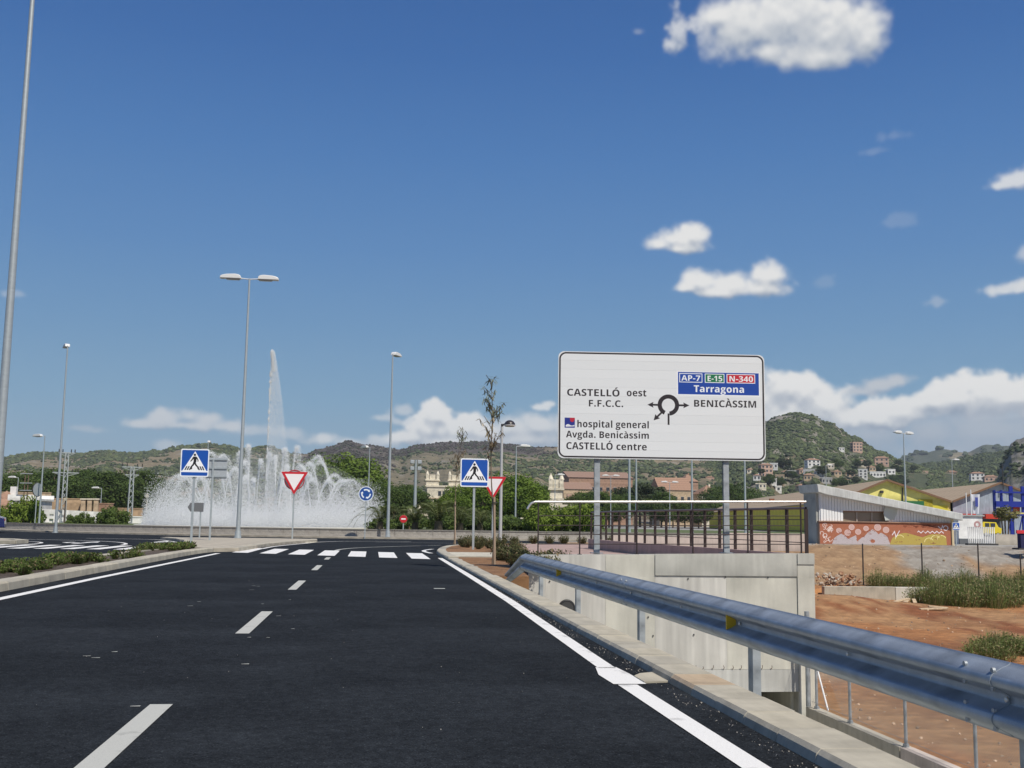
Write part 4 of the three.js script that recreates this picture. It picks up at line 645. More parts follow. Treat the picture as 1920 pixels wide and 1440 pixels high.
// ---- street lamps
const headG = (() => { const s = new THREE.Shape(); s.moveTo(0, 0); s.lineTo(0.03, 0.1); s.quadraticCurveTo(0.08, 0.17, 0.3, 0.18); s.lineTo(0.62, 0.16); s.quadraticCurveTo(0.88, 0.13, 0.95, 0.05); s.lineTo(0.95, 0); return metric(new THREE.ExtrudeGeometry(s, { depth: 0.22, bevelEnabled: true, bevelSize: 0.03, bevelThickness: 0.05, bevelSegments: 3 }).translate(0, 0, -0.11)); })();
const glassG = metric(new RoundedBoxGeometry(0.62, 0.07, 0.22, 2, 0.03).translate(0.36, -0.045, 0));
function lamp(px, pyTop, pyBase, z, y0, label, heads, { arm = 0.42, k = 1, r = 0.085, group, topPx = px } = {}) {
  const b = onGround(px, pyBase, z, y0), top = atZ(topPx, pyTop, z).y - y0, o = thing('street_lamp', label, 'street lamp', b, group);
  part(o, 'pole', metric(new THREE.CylinderGeometry(0.042 * k, r * k, top, 14, 1).translate(0, top / 2, 0)), M.pole);
  part(o, 'base_collar', cyl(r * 1.55 * k, r * 1.25 * k, 0.35, 0, 0, 0, 14), M.pole); part(o, 'base_flange', box(0.36 * k, 0.03, 0.36 * k, 0, 0.012, 0), M.galvPost);
  for (const a of heads) { const d = V(Math.cos(a), 0, -Math.sin(a)), arms = part(o, 'arm', rod(V(0, top - 0.04, 0), d.clone().multiplyScalar(arm + 0.05).setY(top + 0.0), 0.026 * k), M.lampHead); const hd = part(o, 'lamp_head', headG, M.lampHead, d.clone().multiplyScalar(arm).setY(top - 0.02)); hd.rotation.y = a; hd.scale.setScalar(k); part(hd, 'glass_cover', glassG, M.lampGlass); }
  return o;
}
lamp(446, 522, 1006, -53, 0.11, 'tall double-headed street lamp on the beige splitter island', [0, Math.PI], { topPx: 462, r: 0.105 });
lamp(104, 648, 995, -69.5, 0.0, 'tall street lamp before the low wall beside the lattice pylon', [2.0], { topPx: 117, arm: 0.05, k: 0.9, r: 0.1 });
lamp(727, 664, 1004, -62.6, 0.1, 'tall street lamp rising before the low wall next to the palms', [1.1], { topPx: 737, arm: 0.05, k: 0.9, r: 0.105 });
{ const o = lamp(-17, -40, 1060, -22.5, 0.1, 'close thick lamp column rising out of the frame from the median', [0, Math.PI], { topPx: 68, r: 0.10 }); }
lamp(73, 817, 984, -103, 0.0, 'slim lamp beyond the low wall near white houses', [2.6], { topPx: 78, r: 0.09 });
lamp(689, 838, 985, -112, 0.0, 'slim lamp behind the fountain spray and roundabout sign', [2.2], { r: 0.08 });
lamp(966, 836, 996, -100, 0.1, 'slim lamp with white head behind the pedestrian lamp', [0.3], { r: 0.09 });
lamp(952, 907, 982, -180, 0.0, 'short lamp in front of the bright green tree', [0.3], { r: 0.09 });
lamp(383, 828, 985, -140, 0.0, 'lamp with a bright head just above the crossing sign', [1.6], { r: 0.1 });
for (const [px, z, y1] of [[1180, -75, 700], [1193, -96, 740], [1298, -88, 730], [1398, -92, 735]]) lamp(px, y1, 1003, z, 0.1, 'tall lamp pole passing behind the large direction board', [0.2, 3.3], { group: 'lamp poles behind the direction board', r: 0.11 });
lamp(1700, 812, 1000, -95, 0.1, 'tall double-headed lamp above the yellow warehouse gable', [0.5, 3.64], { r: 0.12 });
lamp(30, 895, 960, -150, 0.0, 'short curved lamp by the terracotta roofed house', [2.9], { r: 0.09 });
lamp(188, 915, 960, -160, 0.0, 'short lamp standing over the brick walls', [3.0], { r: 0.1 });
lamp(1551, 872, 985, -190, 0.1, 'thin pole above the white booth roof', [0.2], { r: 0.1 });
lamp(1789, 862, 985, -170, 0.1, 'pale pole between the warehouse roofs', [0.1], { r: 0.13 });
lamp(1040, 890, 985, -150, 0.1, 'slim lamp near the cream villa gate', [0.2], { r: 0.08 });
lamp(1145, 892, 985, -170, 0.1, 'slim lamp with cross arms before the terracotta building', [0, 3.14], { r: 0.1 });
lamp(1256, 904, 985, -170, 0.1, 'slim lamp rising among the hillside houses behind the railing', [0, 3.14], { r: 0.1 });
{ // pedestrian lamp with a dark dome
  const z = -47, b = onGround(938, 1013, z, 0.12), top = atZ(939, 800, z).y - b.y, o = thing('pedestrian_lamp', 'pedestrian lamp with black half-dome head beside the young trees', 'street lamp', b);
  part(o, 'pole', cyl(0.075, 0.055, top, 0, 0, 0, 12), mat([0.52, 0.53, 0.52], { rough: 0.5, metal: 0.3 })); part(o, 'arm', merge([rod(V(0, top - 0.05, 0), V(0, top + 0.12, 0), 0.045), rod(V(0, top + 0.06, 0), V(0.22, top + 0.16, 0), 0.04)]), M.black);
  const dm = part(o, 'dome_head', new THREE.SphereGeometry(0.25, 24, 12, 0, 2 * Math.PI, 0, Math.PI / 2).scale(1, 0.95, 1), mat([0.035, 0.03, 0.03], { rough: 0.35 }), V(0.34, top + 0.06, 0)); part(dm, 'rim', new THREE.TorusGeometry(0.25, 0.016, 6, 32).rotateX(Math.PI / 2), M.lampHead); part(dm, 'lamp_glass', new THREE.CylinderGeometry(0.23, 0.2, 0.05, 20).translate(0, -0.025, 0), M.lampGlass);
}
{ // floodlight mast
  const z = -150, b = onGround(777, 985, z, 0), top = atZ(778, 862, z).y, o = thing('floodlight_mast', 'grey mast with a cluster of floodlights above the trees', 'mast', b);
  part(o, 'pole', cyl(0.28, 0.14, top, 0, 0, 0), M.pole); for (const [x, y] of [[-0.5, -0.3], [0.5, -0.3], [-0.5, -1.2], [0.5, -1.2]]) part(o, 'floodlight', rbox(0.55, 0.5, 0.4, 0.06, x, top + y, 0.1), M.steelBack);
}
console.log('street done');
// ================================================================ plants
const leafMat = (t = 0.25) => mat([1, 1, 1], { rough: 0.75, vc: true, side: true, transmission: t, thickness: 0, specularIntensity: 0.3 });
const M_leaf = leafMat(0.3);
class Leaves {
  constructor(seed) { this.r = rng(seed); this.p = []; this.c = []; this.n = []; }
  quad(c, nrm, up, l, w, col) {
    const x = up.clone().cross(nrm); if (x.lengthSq() < 1e-6) x.set(1, 0, 0); x.normalize(); const y = nrm.clone().cross(x).normalize();
    const a = c.clone().addScaledVector(y, -l / 2), b = c.clone().addScaledVector(x, w / 2), d = c.clone().addScaledVector(y, l / 2), e = c.clone().addScaledVector(x, -w / 2);
    for (const q of [a, b, d, a, d, e]) { this.p.push(q.x, q.y, q.z); this.n.push(nrm.x, nrm.y, nrm.z); this.c.push(...col); }
  }
  blade(a, b, w, col, bend = V()) {
    const d = b.clone().sub(a), s = V(d.z, 0, -d.x); if (s.lengthSq() < 1e-8) s.set(1, 0, 0); s.normalize().multiplyScalar(w / 2); const m = a.clone().lerp(b, 0.55).add(bend), nn = s.clone().cross(d).normalize();
    const A = a.clone().sub(s), B = a.clone().add(s), C = m.clone().add(s), D = m.clone().sub(s);
    for (const q of [A, B, C, A, C, D, D, C, b]) { this.p.push(q.x, q.y, q.z); this.n.push(nn.x, nn.y, nn.z); this.c.push(...col); }
  }
  get geo() { const g = new THREE.BufferGeometry(); g.setAttribute('position', new THREE.Float32BufferAttribute(this.p, 3)); g.setAttribute('normal', new THREE.Float32BufferAttribute(this.n, 3)); g.setAttribute('color', new THREE.Float32BufferAttribute(this.c, 3)); return g; }
}
const rdir = (r) => { const z = r() * 2 - 1, a = r() * 6.2832, s = Math.sqrt(1 - z * z); return V(s * Math.cos(a), z, s * Math.sin(a)); };
function crown(seed, { rx = 3, ry = 3, rz = rx, y = 5, clumps = 36, per = 90, leaf = 0.34, col = [0.06, 0.1, 0.03], col2 = [0.1, 0.15, 0.035], cr = 0.32 }) {
  const L = new Leaves(seed), r = L.r;
  for (let k = 0; k < clumps; k++) {
    const d = rdir(r), q = 0.35 + 0.62 * Math.cbrt(r()), c = V(d.x * rx * q, y + d.y * ry * q * (d.y < 0 ? 0.8 : 1), d.z * rz * q), R = cr * Math.min(rx, ry) * (0.65 + 0.7 * r()), tint = r();
    for (let i = 0; i < per; i++) {
      const e = rdir(r), p = c.clone().add(V(e.x * R * 1.15, e.y * R * 0.85, e.z * R * 1.15).multiplyScalar(Math.cbrt(0.25 + 0.75 * r()))), nrm = e.clone().addScaledVector(rdir(r), 0.75).add(V(0, 0.35, 0)).normalize(), f = 0.75 + 0.5 * r(), cc = mix3(col, col2, clamp(tint * 0.7 + 0.3 * r()));
      L.quad(p, nrm, rdir(r), leaf * (0.7 + 0.6 * r()), leaf * (0.45 + 0.3 * r()), cc.map((v) => v * f));
    }
  }
  return L.geo;
}
function limbs(seed, h, R, r0, top) {
  const r = rng(seed), g = [rod(V(0, -0.2, 0), V(0.05, h * 0.55, 0.03), r0, 9, r0 * 0.6)];
  for (let i = 0; i < 6; i++) { const a = i * 1.05 + r(), b = V(Math.cos(a) * R * (0.4 + 0.3 * r()), h * (0.7 + 0.25 * r()), Math.sin(a) * R * (0.4 + 0.3 * r())); g.push(rod(V(0.04, h * (0.35 + 0.2 * r()), 0.03), b, r0 * 0.42, 6, r0 * 0.12)); }
  g.push(rod(V(0.05, h * 0.54, 0.03), V(0, h * 0.92, 0), r0 * 0.6, 7, r0 * 0.15)); return merge(g.map((x) => metric(x)));
}
// tree kinds, each ten metres tall before scaling
const treeKinds = {
  dark: [1, 2, 3].map((s) => ({ c: crown(s * 11, { rx: 3.7, ry: 4.3, y: 5.6, clumps: 60, per: 150, leaf: 0.36, col: [0.045, 0.08, 0.02], col2: [0.11, 0.165, 0.035] }), t: limbs(s, 10, 3.7, 0.24) })),
  bright: [4, 5].map((s) => ({ c: crown(s * 13, { rx: 4.2, ry: 4.2, y: 5.7, clumps: 60, per: 150, leaf: 0.36, col: [0.08, 0.14, 0.018], col2: [0.18, 0.26, 0.035] }), t: limbs(s, 10, 4.2, 0.26) })),
  pine: [7, 8].map((s) => ({ c: crown(s * 17, { rx: 4, ry: 3.2, y: 6.6, clumps: 48, per: 100, leaf: 0.5, col: [0.04, 0.06, 0.026], col2: [0.08, 0.105, 0.04] }), t: limbs(s, 10, 4, 0.24) })),
};
let treeNo = 0;
function tree(kind, px, pyTop, z, wide, label, group, y0 = -0.03) {
  const k = treeKinds[kind][treeNo % treeKinds[kind].length], b = onGround(px, 985, z, y0), h = Math.max(1.5, atZ(px, pyTop, z).y - y0), s = h / 10;
  const o = thing({ dark: 'leafy_tree', bright: 'green_tree', pine: 'pine_tree' }[kind], label, 'tree', b, group, (treeNo++ * 2.4) % 6.28); o.scale.set(s * wide, s, s * wide);
  part(o, 'trunk', k.t, M.bark); part(o, 'crown', k.c, M_leaf); return o;
}
{
  const r = rng(9);
  for (let i = 0; i < 17; i++) tree('dark', -22 + i * 19 + 6 * r(), 874 + 16 * r() + (i > 12 ? 8 : 0), -196 - 40 * r(), 1.0 + 0.35 * r(), 'dense dark green tree in the row behind the low brick walls', 'tree row behind the brick walls');
  for (const [px, py, w] of [[602, 868, 1.1], [632, 852, 1.4], [662, 862, 1.3], [690, 888, 1.2]]) tree('bright', px, py, -235, w, 'broad bright green tree rising behind the fountain spray', 'trees behind the fountain');
  for (const [px, py, z] of [[698, 912, -150], [718, 905, -168], [738, 910, -158], [758, 908, -176], [775, 915, -160], [790, 932, -170], [808, 948, -158], [830, 950, -165]]) tree('dark', px, py, z, 1.15, 'dark green tree screening the cream towers', 'trees below the cream towers');
  for (const [px, py, z, w] of [[850, 925, -125, 1.3], [876, 908, -132, 1.3], [905, 902, -128, 1.25], [942, 886, -136, 1.35], [968, 892, -128, 1.3], [988, 906, -134, 1.0]]) tree('bright', px, py, z, w, 'bright green leafy tree behind the yield sign', 'green trees behind the yield sign');
  for (const [px, py, z] of [[1014, 906, -230], [1022, 915, -245], [1090, 922, -190], [1106, 917, -196], [1124, 921, -192], [1142, 925, -200], [1162, 922, -205], [1180, 912, -262], [1200, 905, -270], [1220, 908, -262], [1240, 922, -240], [1262, 934, -235], [1284, 936, -240], [1310, 938, -236], [1336, 918, -300], [1356, 908, -310], [1376, 906, -305], [1396, 912, -310]]) tree(px > 1170 && px < 1232 ? 'pine' : 'dark', px, py, z, 1.25, px < 1060 ? 'dark tree beside the cream villa with pinnacles' : px < 1170 ? 'round green tree below the long terracotta building' : px < 1232 ? 'dark pine between the terracotta roofs' : px < 1320 ? 'low green tree below the tiled houses' : 'dark green tree behind the yellow warehouse roof', px < 1060 ? 'trees by the villa' : px < 1170 ? 'trees below the terracotta building' : px < 1232 ? 'pines between roofs' : px < 1320 ? 'trees below tiled houses' : 'trees behind the yellow warehouse');
  // trees scattered among the hillside houses
  const houseHill = hillOf.cone_hill;
  for (let i = 0; i < 34; i++) { const px = 1425 + 290 * r(), py = 872 + 46 * r(), p = houseHill.at(px, py), k = treeKinds[r() < 0.6 ? 'pine' : 'dark'][i % 2], s = 0.45 + 0.4 * r(); const o = thing('hillside_tree', 'dark tree growing among the hillside houses', 'tree', p, 'trees among the hillside houses', r() * 6); o.scale.set(s * 1.2, s, s * 1.2); part(o, 'trunk', k.t, M.bark); part(o, 'crown', k.c, M_leaf); }
}
// bushes
const bushKinds = [21, 22, 23].map((s) => crown(s, { rx: 1, ry: 0.72, y: 0.6, clumps: 30, per: 80, leaf: 0.17, col: [0.06, 0.10, 0.022], col2: [0.14, 0.195, 0.045], cr: 0.42 }));
const limeKinds = [24, 25].map((s) => crown(s, { rx: 1, ry: 0.72, y: 0.6, clumps: 30, per: 80, leaf: 0.17, col: [0.11, 0.17, 0.022], col2: [0.22, 0.29, 0.045], cr: 0.42 }));
let bushNo = 0;
function bush(px, py, z, y0, w, h, label, group, lime) { const o = thing('bush', label, 'bush', onGround(px, py, z, y0), group, bushNo * 1.7); o.scale.set(w, h, w); part(o, 'foliage', (lime ? limeKinds : bushKinds)[bushNo++ % 2], M_leaf); part(o, 'stem', cyl(0.05, 0.03, 0.6), M.bark); return o; }
for (const [px, z, w, h, l] of [[10, -108, 1.7, 1.5, 1], [36, -106, 1.7, 2.0, 1], [50, -106, 1.5, 2.2, 1], [64, -108, 1.2, 1.8, 0], [140, -108, 1.0, 1.0, 0], [156, -108, 1.0, 1.1, 0], [178, -108, 0.8, 0.9, 0], [205, -108, 1.4, 1.6, 0], [220, -107, 1.4, 1.5, 0]]) bush(px, 985, z, -0.03, w * 0.75, h * 0.9, px < 100 ? 'leafy bush before the white house by the low wall' : 'rounded bush against the white wall', px < 100 ? 'bushes before the white house' : 'bushes along the white wall', l);
{ const r = rng(3); for (let i = 0; i < 24; i++) { const px = 712 + i * 17 + 6 * r(), lime = px > 985; bush(px, 990, -84 - 14 * r(), 0.28, 0.9 + 0.5 * r(), (lime ? 1.15 : 0.6) + 0.5 * r(), lime ? 'light green bush on the roundabout island by the railing' : 'dark green bush on the roundabout island among palms', lime ? 'light bushes on the island' : 'dark bushes on the island', lime); } }
{ // low palms on the island: every frond is a part
  const frond = (len, seed) => { const L = new Leaves(seed), r = L.r, pts = []; for (let i = 0; i <= 10; i++) { const t = i / 10; pts.push(V(t * len * 0.85, len * (0.62 * t - 0.72 * t * t * t), 0)); }
    for (let i = 0; i < 10; i++) { const f = 0.8 + 0.4 * r(), c = [0.14 * f, 0.17 * f, 0.055 * f]; L.blade(pts[i], pts[i + 1], 0.03, [0.13, 0.13, 0.05]); for (const s of [-1, 1]) for (let q = 0; q < 2; q++) { const a = pts[i].clone().lerp(pts[i + 1], q / 2), l = len * 0.2 * Math.sin(Math.PI * (0.15 + 0.8 * (i + q / 2) / 10)); L.blade(a, a.clone().add(V(l * 0.7, -l * 0.15 + 0.05 * r(), s * l * 0.75)), 0.035, c); } } return L.geo; };
  const fr = [frond(2.3, 3), frond(2.0, 5), frond(1.7, 8)], r = rng(15);
  for (const [px, z, s] of [[822, -78, 1.55], [778, -80, 1.25], [862, -80, 1.3], [712, -81, 1.3], [900, -82, 1.2]]) {
    const o = thing('low_palm', 'low palm with arching fronds on the roundabout island', 'palm', onGround(px, 990, z, 0.28), 'low palms on the island', r() * 6); o.scale.setScalar(s); part(o, 'trunk', cyl(0.22, 0.18, 0.5, 0, 0, 0, 9), M.bark);
    for (let i = 0; i < 26; i++) { const f = part(o, 'frond', fr[i % 3], M_leaf, V(0, 0.45, 0)); f.rotation.set(0, i * 2.4, (i % 3) * 0.32 - 0.1 + 0.2 * r(), 'YXZ'); }
  }
}
{ // young staked trees
  const young = (px, pyTop, pyBase, z, seed, label, lean) => {
    const b = onGround(px, pyBase, z, 0.13), h = atZ(px, pyTop, z).y - b.y, o = thing('young_tree', label, 'tree', b), L = new Leaves(seed), r = L.r, tr = [];
    const pt = (t) => V(lean * t * t + 0.03 * Math.sin(t * 9), h * t, 0.03 * Math.cos(t * 7));
    for (let i = 0; i < 12; i++) tr.push(rod(pt(i / 12), pt((i + 1) / 12), 0.018 * (1 - i / 13) + 0.004, 6));
    for (let k = 0; k < 34; k++) { const t = 0.55 + 0.44 * r(), a = pt(t), an = r() * 6.28, l = (0.4 + 0.6 * r()) * (1.12 - t) + 0.14, e = a.clone().add(V(Math.cos(an) * l * 0.62, l * 0.75, Math.sin(an) * l * 0.62)); tr.push(rod(a, e, 0.008, 4, 0.004));
      for (let i = 0; i < 9; i++) { const s = a.clone().lerp(e, 0.2 + 0.85 * r()), d = rdir(r), f = 0.7 + 0.6 * r(), g = t > 0.75 ? [0.22, 0.235, 0.155] : [0.34, 0.28, 0.18]; L.blade(s, s.clone().add(V(d.x * 0.17, -0.06 + d.y * 0.14, d.z * 0.17)), 0.026, g.map((v) => v * f)); } }
    part(o, 'trunk', merge(tr.map((g) => metric(g))), M.bark); part(o, 'crown', L.geo, M_leaf); part(o, 'stake', rod(V(0.05, 0, 0.03), V(0.02, h * 0.36, 0.02), 0.028, 8), M.stake); part(o, 'tie_band', new THREE.TorusGeometry(0.06, 0.012, 6, 14).rotateX(Math.PI / 2).translate(0.03, h * 0.33, 0.01), M.dark);
  };
  young(923, 712, 1056, -24.5, 61, 'tall sparse young tree with a stake in the shrub bed', -0.12);
  young(851, 800, 1013, -44.5, 62, 'smaller sparse young tree with a stake at the bed corner', 0.25);
}
// shrubs in the beds, tufts on the median
const shrubKinds = [1, 2, 3].map((s) => { const L = new Leaves(s * 91), r = L.r; for (let i = 0; i < 150; i++) { const a = r() * 6.28, q = Math.sqrt(r()), b = V(Math.cos(a) * q * 0.12, 0, Math.sin(a) * q * 0.12), e = V(Math.cos(a) * q * 0.42, 0.25 + 0.4 * r(), Math.sin(a) * q * 0.42), f = 0.6 + 0.7 * r(), c = r() < 0.2 ? [0.26, 0.19, 0.11] : [0.115, 0.125, 0.05]; L.blade(b, e, 0.018, c.map((v) => v * f)); for (let k = 0; k < 3; k++) { const s2 = b.clone().lerp(e, 0.4 + 0.6 * r()), d = rdir(r); L.quad(s2.clone().addScaledVector(d, 0.03), d, rdir(r), 0.1, 0.045, c.map((v) => v * f)); } } return L.geo; });
{
  const r = rng(44); let n = 0;
  const shrub = (x, z, s, label, group) => { const o = single('bed_shrub', shrubKinds[n % 3], M_leaf, label, 'shrub', group); o.position.set(x, z > -32 ? 0.05 : 0.08, z); o.rotation.y = n++ * 2.1; o.scale.setScalar(s); };
  for (let i = 0; i < 30; i++) { const t = r(), z = lerp(-21.3, -30, t); shrub(lerp(3.15, 4.0, r()) + 0.15 * t, z, 0.45 + 0.3 * r(), 'low dry-green shrub in the orange soil bed by the barrier end', 'shrubs in the bed by the barrier'); }
  for (let i = 0; i < 12; i++) shrub(lerp(3.4, 4.5, r()), lerp(-38, -44, r()), 0.45 + 0.35 * r(), 'low shrub at the road corner bed under the small tree', 'shrubs in the corner bed');
  for (let i = 0; i < 16; i++) shrub(5.6 + i * 0.72 + 0.3 * r(), lerp(-48.2, -49.3, r()), 0.45 + 0.3 * r(), 'seedling in the row between plaza and ring road', 'seedlings along the plaza edge');
  for (let i = 0; i < 6; i++) shrub(lerp(4.0, 5.0, r()), lerp(-35.8, -37.8, r()), 0.5 + 0.3 * r(), 'shrub at the foot of the crossing sign', 'shrubs under the crossing sign');
  // ground cover on the median
  const L = new Leaves(8); for (let i = 0; i < 46; i++) { const a = L.r() * 6.28, q = L.r(), b = V(Math.cos(a) * 0.04 * q, 0, Math.sin(a) * 0.04 * q), f = 0.6 + 0.7 * L.r(), c = (L.r() < 0.12 ? [0.24, 0.19, 0.11] : [0.11, 0.155, 0.04]).map((v) => v * f), e = V(Math.cos(a) * 0.17 * q, 0.05 + 0.12 * L.r(), Math.sin(a) * 0.17 * q); L.blade(b, e, 0.014, c); L.quad(e, rdir(L.r).add(V(0, 0.6, 0)).normalize(), rdir(L.r), 0.055, 0.03, c); }
  const im = new THREE.InstancedMesh(L.geo, M_leaf, 430), m = new THREE.Matrix4(), c = new THREE.Color(); let k = 0;
  for (let i = 0; i < 4000 && k < 430; i++) { const z = 2 - 38.4 * r(), x = lerp(-6.7, -5.6, r()); if (fbm(x * 1.1 + 3, z * 0.45, 3) < 0.51 + 0.12 * r()) continue; const s = 0.5 + 1.0 * r() * (fbm(x, z * 0.3, 2) + 0.3); m.compose(V(x, 0.095, z), new THREE.Quaternion().setFromEuler(new THREE.Euler(0, r() * 6.28, 0)), V(s, s, s)); im.setMatrixAt(k, m); const f = 0.7 + 0.6 * r(); im.setColorAt(k++, c.setRGB(f, f, f * 0.9)); }
  im.count = k; im.name = 'median_plants'; meta(im, 'low green ground cover growing on the median strip', 'plants', null, 'stuff'); scene.add(im);
}
// ================================================================ fountain
{
  const z = -90, B = onGround(495, 990, z, 0.3), f = thing('fountain', 'tall fountain with arching jets and white spray on the roundabout', 'fountain', B);
  const water = mat([0.98, 0.985, 0.985], { rough: 0.6, transmission: 0.5, thickness: 0, specularIntensity: 0.5 }), drop = new THREE.IcosahedronGeometry(1, 0), r = rng(1234), gs = () => (r() + r() + r() + r() - 2) * 0.85;
  const spray = (name, list) => { const im = new THREE.InstancedMesh(drop, water, list.length), m = new THREE.Matrix4(), q = new THREE.Quaternion(); list.forEach(([x, y, zz, s], i) => { m.compose(V(x, y, zz), q, V(s, s * 1.25, s)); im.setMatrixAt(i, m); }); im.name = name; im.castShadow = im.receiveShadow = true; im.userData.kind = 'stuff'; f.add(im); return im; };
  part(f, 'basin_rim', new THREE.TorusGeometry(10.9, 0.12, 8, 80).rotateX(Math.PI / 2).translate(0, 0.03, 0), M.concreteDark);
  part(f, 'basin_water', new THREE.CircleGeometry(10.8, 64).rotateX(-Math.PI / 2).translate(0, 0.03, 0), mat([0.06, 0.09, 0.09], { rough: 0.15 }));
  const wind = 0.5;
  { // the tall jet: a beaded column and the veil that falls down wind
    const top = atZ(508, 657, z).y - B.y, l = [], lean = 0.02;
    for (let i = 0; i < 5200; i++) { const t = Math.sqrt(r()), y = top * t, w = 0.03 + 0.05 * t * t, bead = 0.5 + 0.5 * Math.sin(y * 6 + 2.4 * Math.sin(y * 2.1)); if (r() > 0.25 + 0.75 * bead) continue; l.push([lean * t + gs() * w * (0.5 + bead), y, gs() * w, 0.012 + 0.03 * r() * bead]); }
    for (let i = 0; i < 1500; i++) { const q = r() ** 1.3, w = 0.02 + 0.16 * q; l.push([lean + 0.02 + 0.22 * q + gs() * w, top * (1.0 - 0.12 * q) + 0.1 * gs(), gs() * w, 0.012 + 0.016 * r()]); }
    spray('central_jet', l);
    const v = []; for (let i = 0; i < 34000; i++) { const fl = r() ** 0.85, y = top * (1 - 0.84 * fl), spread = 0.14 + 2.1 * fl ** 0.8, u = r() ** 1.25; v.push([lean + 0.05 + spread * u + gs() * (0.06 + 0.2 * fl), y + 0.1 * gs(), gs() * 0.35 * (0.5 + fl), 0.005 + 0.010 * r() * (1 - 0.45 * fl)]); } spray('falling_veil', v);
  }
  const jet = (x0, z0, x1, z1, peak, n = 2300) => { const l = []; for (let i = 0; i < n; i++) { const t = r(), y = 4 * peak * t * (1 - t), sp = 0.06 + 0.55 * Math.max(0, t - 0.2), drift = wind * 0.5 * t * t; l.push([lerp(x0, x1, t) + drift + gs() * sp, y + gs() * sp * 0.9 + 0.1 * gs() * t, lerp(z0, z1, t) + gs() * sp, 0.008 + 0.015 * r()]); } spray('arching_jet', l); };
  for (let i = 0; i < 16; i++) { const a = i / 16 * 6.2832 + 0.13, j = 0.85 + 0.25 * r(); jet(Math.cos(a) * 5.0, Math.sin(a) * 5.0, Math.cos(a) * 9.3 * j, Math.sin(a) * 9.3 * j, 3.7 + 1.0 * r()); }
  for (let i = 0; i < 12; i++) { const a = i / 12 * 6.2832 + 0.3, j = 0.9 + 0.2 * r(); jet(Math.cos(a) * 6.6, Math.sin(a) * 6.6, Math.cos(a) * 3.0 * j, Math.sin(a) * 3.0 * j, 4.8 + 1.5 * r(), 2500); }
  for (let i = 0; i < 5; i++) { const a = i / 5 * 6.2832 + 0.9; jet(Math.cos(a) * 2.2, Math.sin(a) * 2.2, Math.cos(a) * 3.1, Math.sin(a) * 3.1, 6.0 + 0.8 * r(), 3200); }
  const mist = []; for (let i = 0; i < 300000; i++) { const a = r() * 6.2832, rad = 10.4 * Math.sqrt(r()), ring = sstep(2, 8.8, rad), y = -Math.log(1 - 0.985 * r()) * (0.26 + 0.66 * ring * (0.45 + 0.8 * fbm(Math.cos(a) * 2.2 + 5, Math.sin(a) * 2.2 + 9, 2))); mist.push([Math.cos(a) * rad + gs() * 0.2 + wind * 0.15 * y, 0.0 + y, Math.sin(a) * rad + gs() * 0.2, 0.011 + 0.012 * r()]); } spray('spray_mist', mist);
  const fine = []; for (let i = 0; i < 220000; i++) { const a = r() * 6.2832, rad = 9.8 * Math.sqrt(r()), hmax = 6.0 * Math.sqrt(Math.max(0.05, 1 - (rad / 10.4) ** 2)); fine.push([Math.cos(a) * rad, 0.2 + hmax * r() ** 1.15, Math.sin(a) * rad, 0.004 + 0.0055 * r()]); } spray('fine_spray', fine);
  f.scale.set(0.91, 1, 0.91);
}
console.log('plants and fountain done');
// ================================================================ buildings
const wallMat = (c, s = 0.4) => mat(c, { map: T.patch, s, rough: 0.95 });
const B_ = { cream: wallMat([0.68, 0.62, 0.49]), white: wallMat([0.74, 0.73, 0.70]), pink: wallMat([0.55, 0.37, 0.28]), tan: wallMat([0.50, 0.38, 0.25]), ochre: wallMat([0.44, 0.31, 0.19]), brick: wallMat([0.36, 0.225, 0.155]), grey: wallMat([0.42, 0.42, 0.41]), tile: wallMat([0.33, 0.20, 0.135], 0.8), tile2: wallMat([0.29, 0.185, 0.135], 0.8), stone: wallMat([0.40, 0.36, 0.30]) };
const win = M.window, frameM = mat([0.55, 0.52, 0.46]);
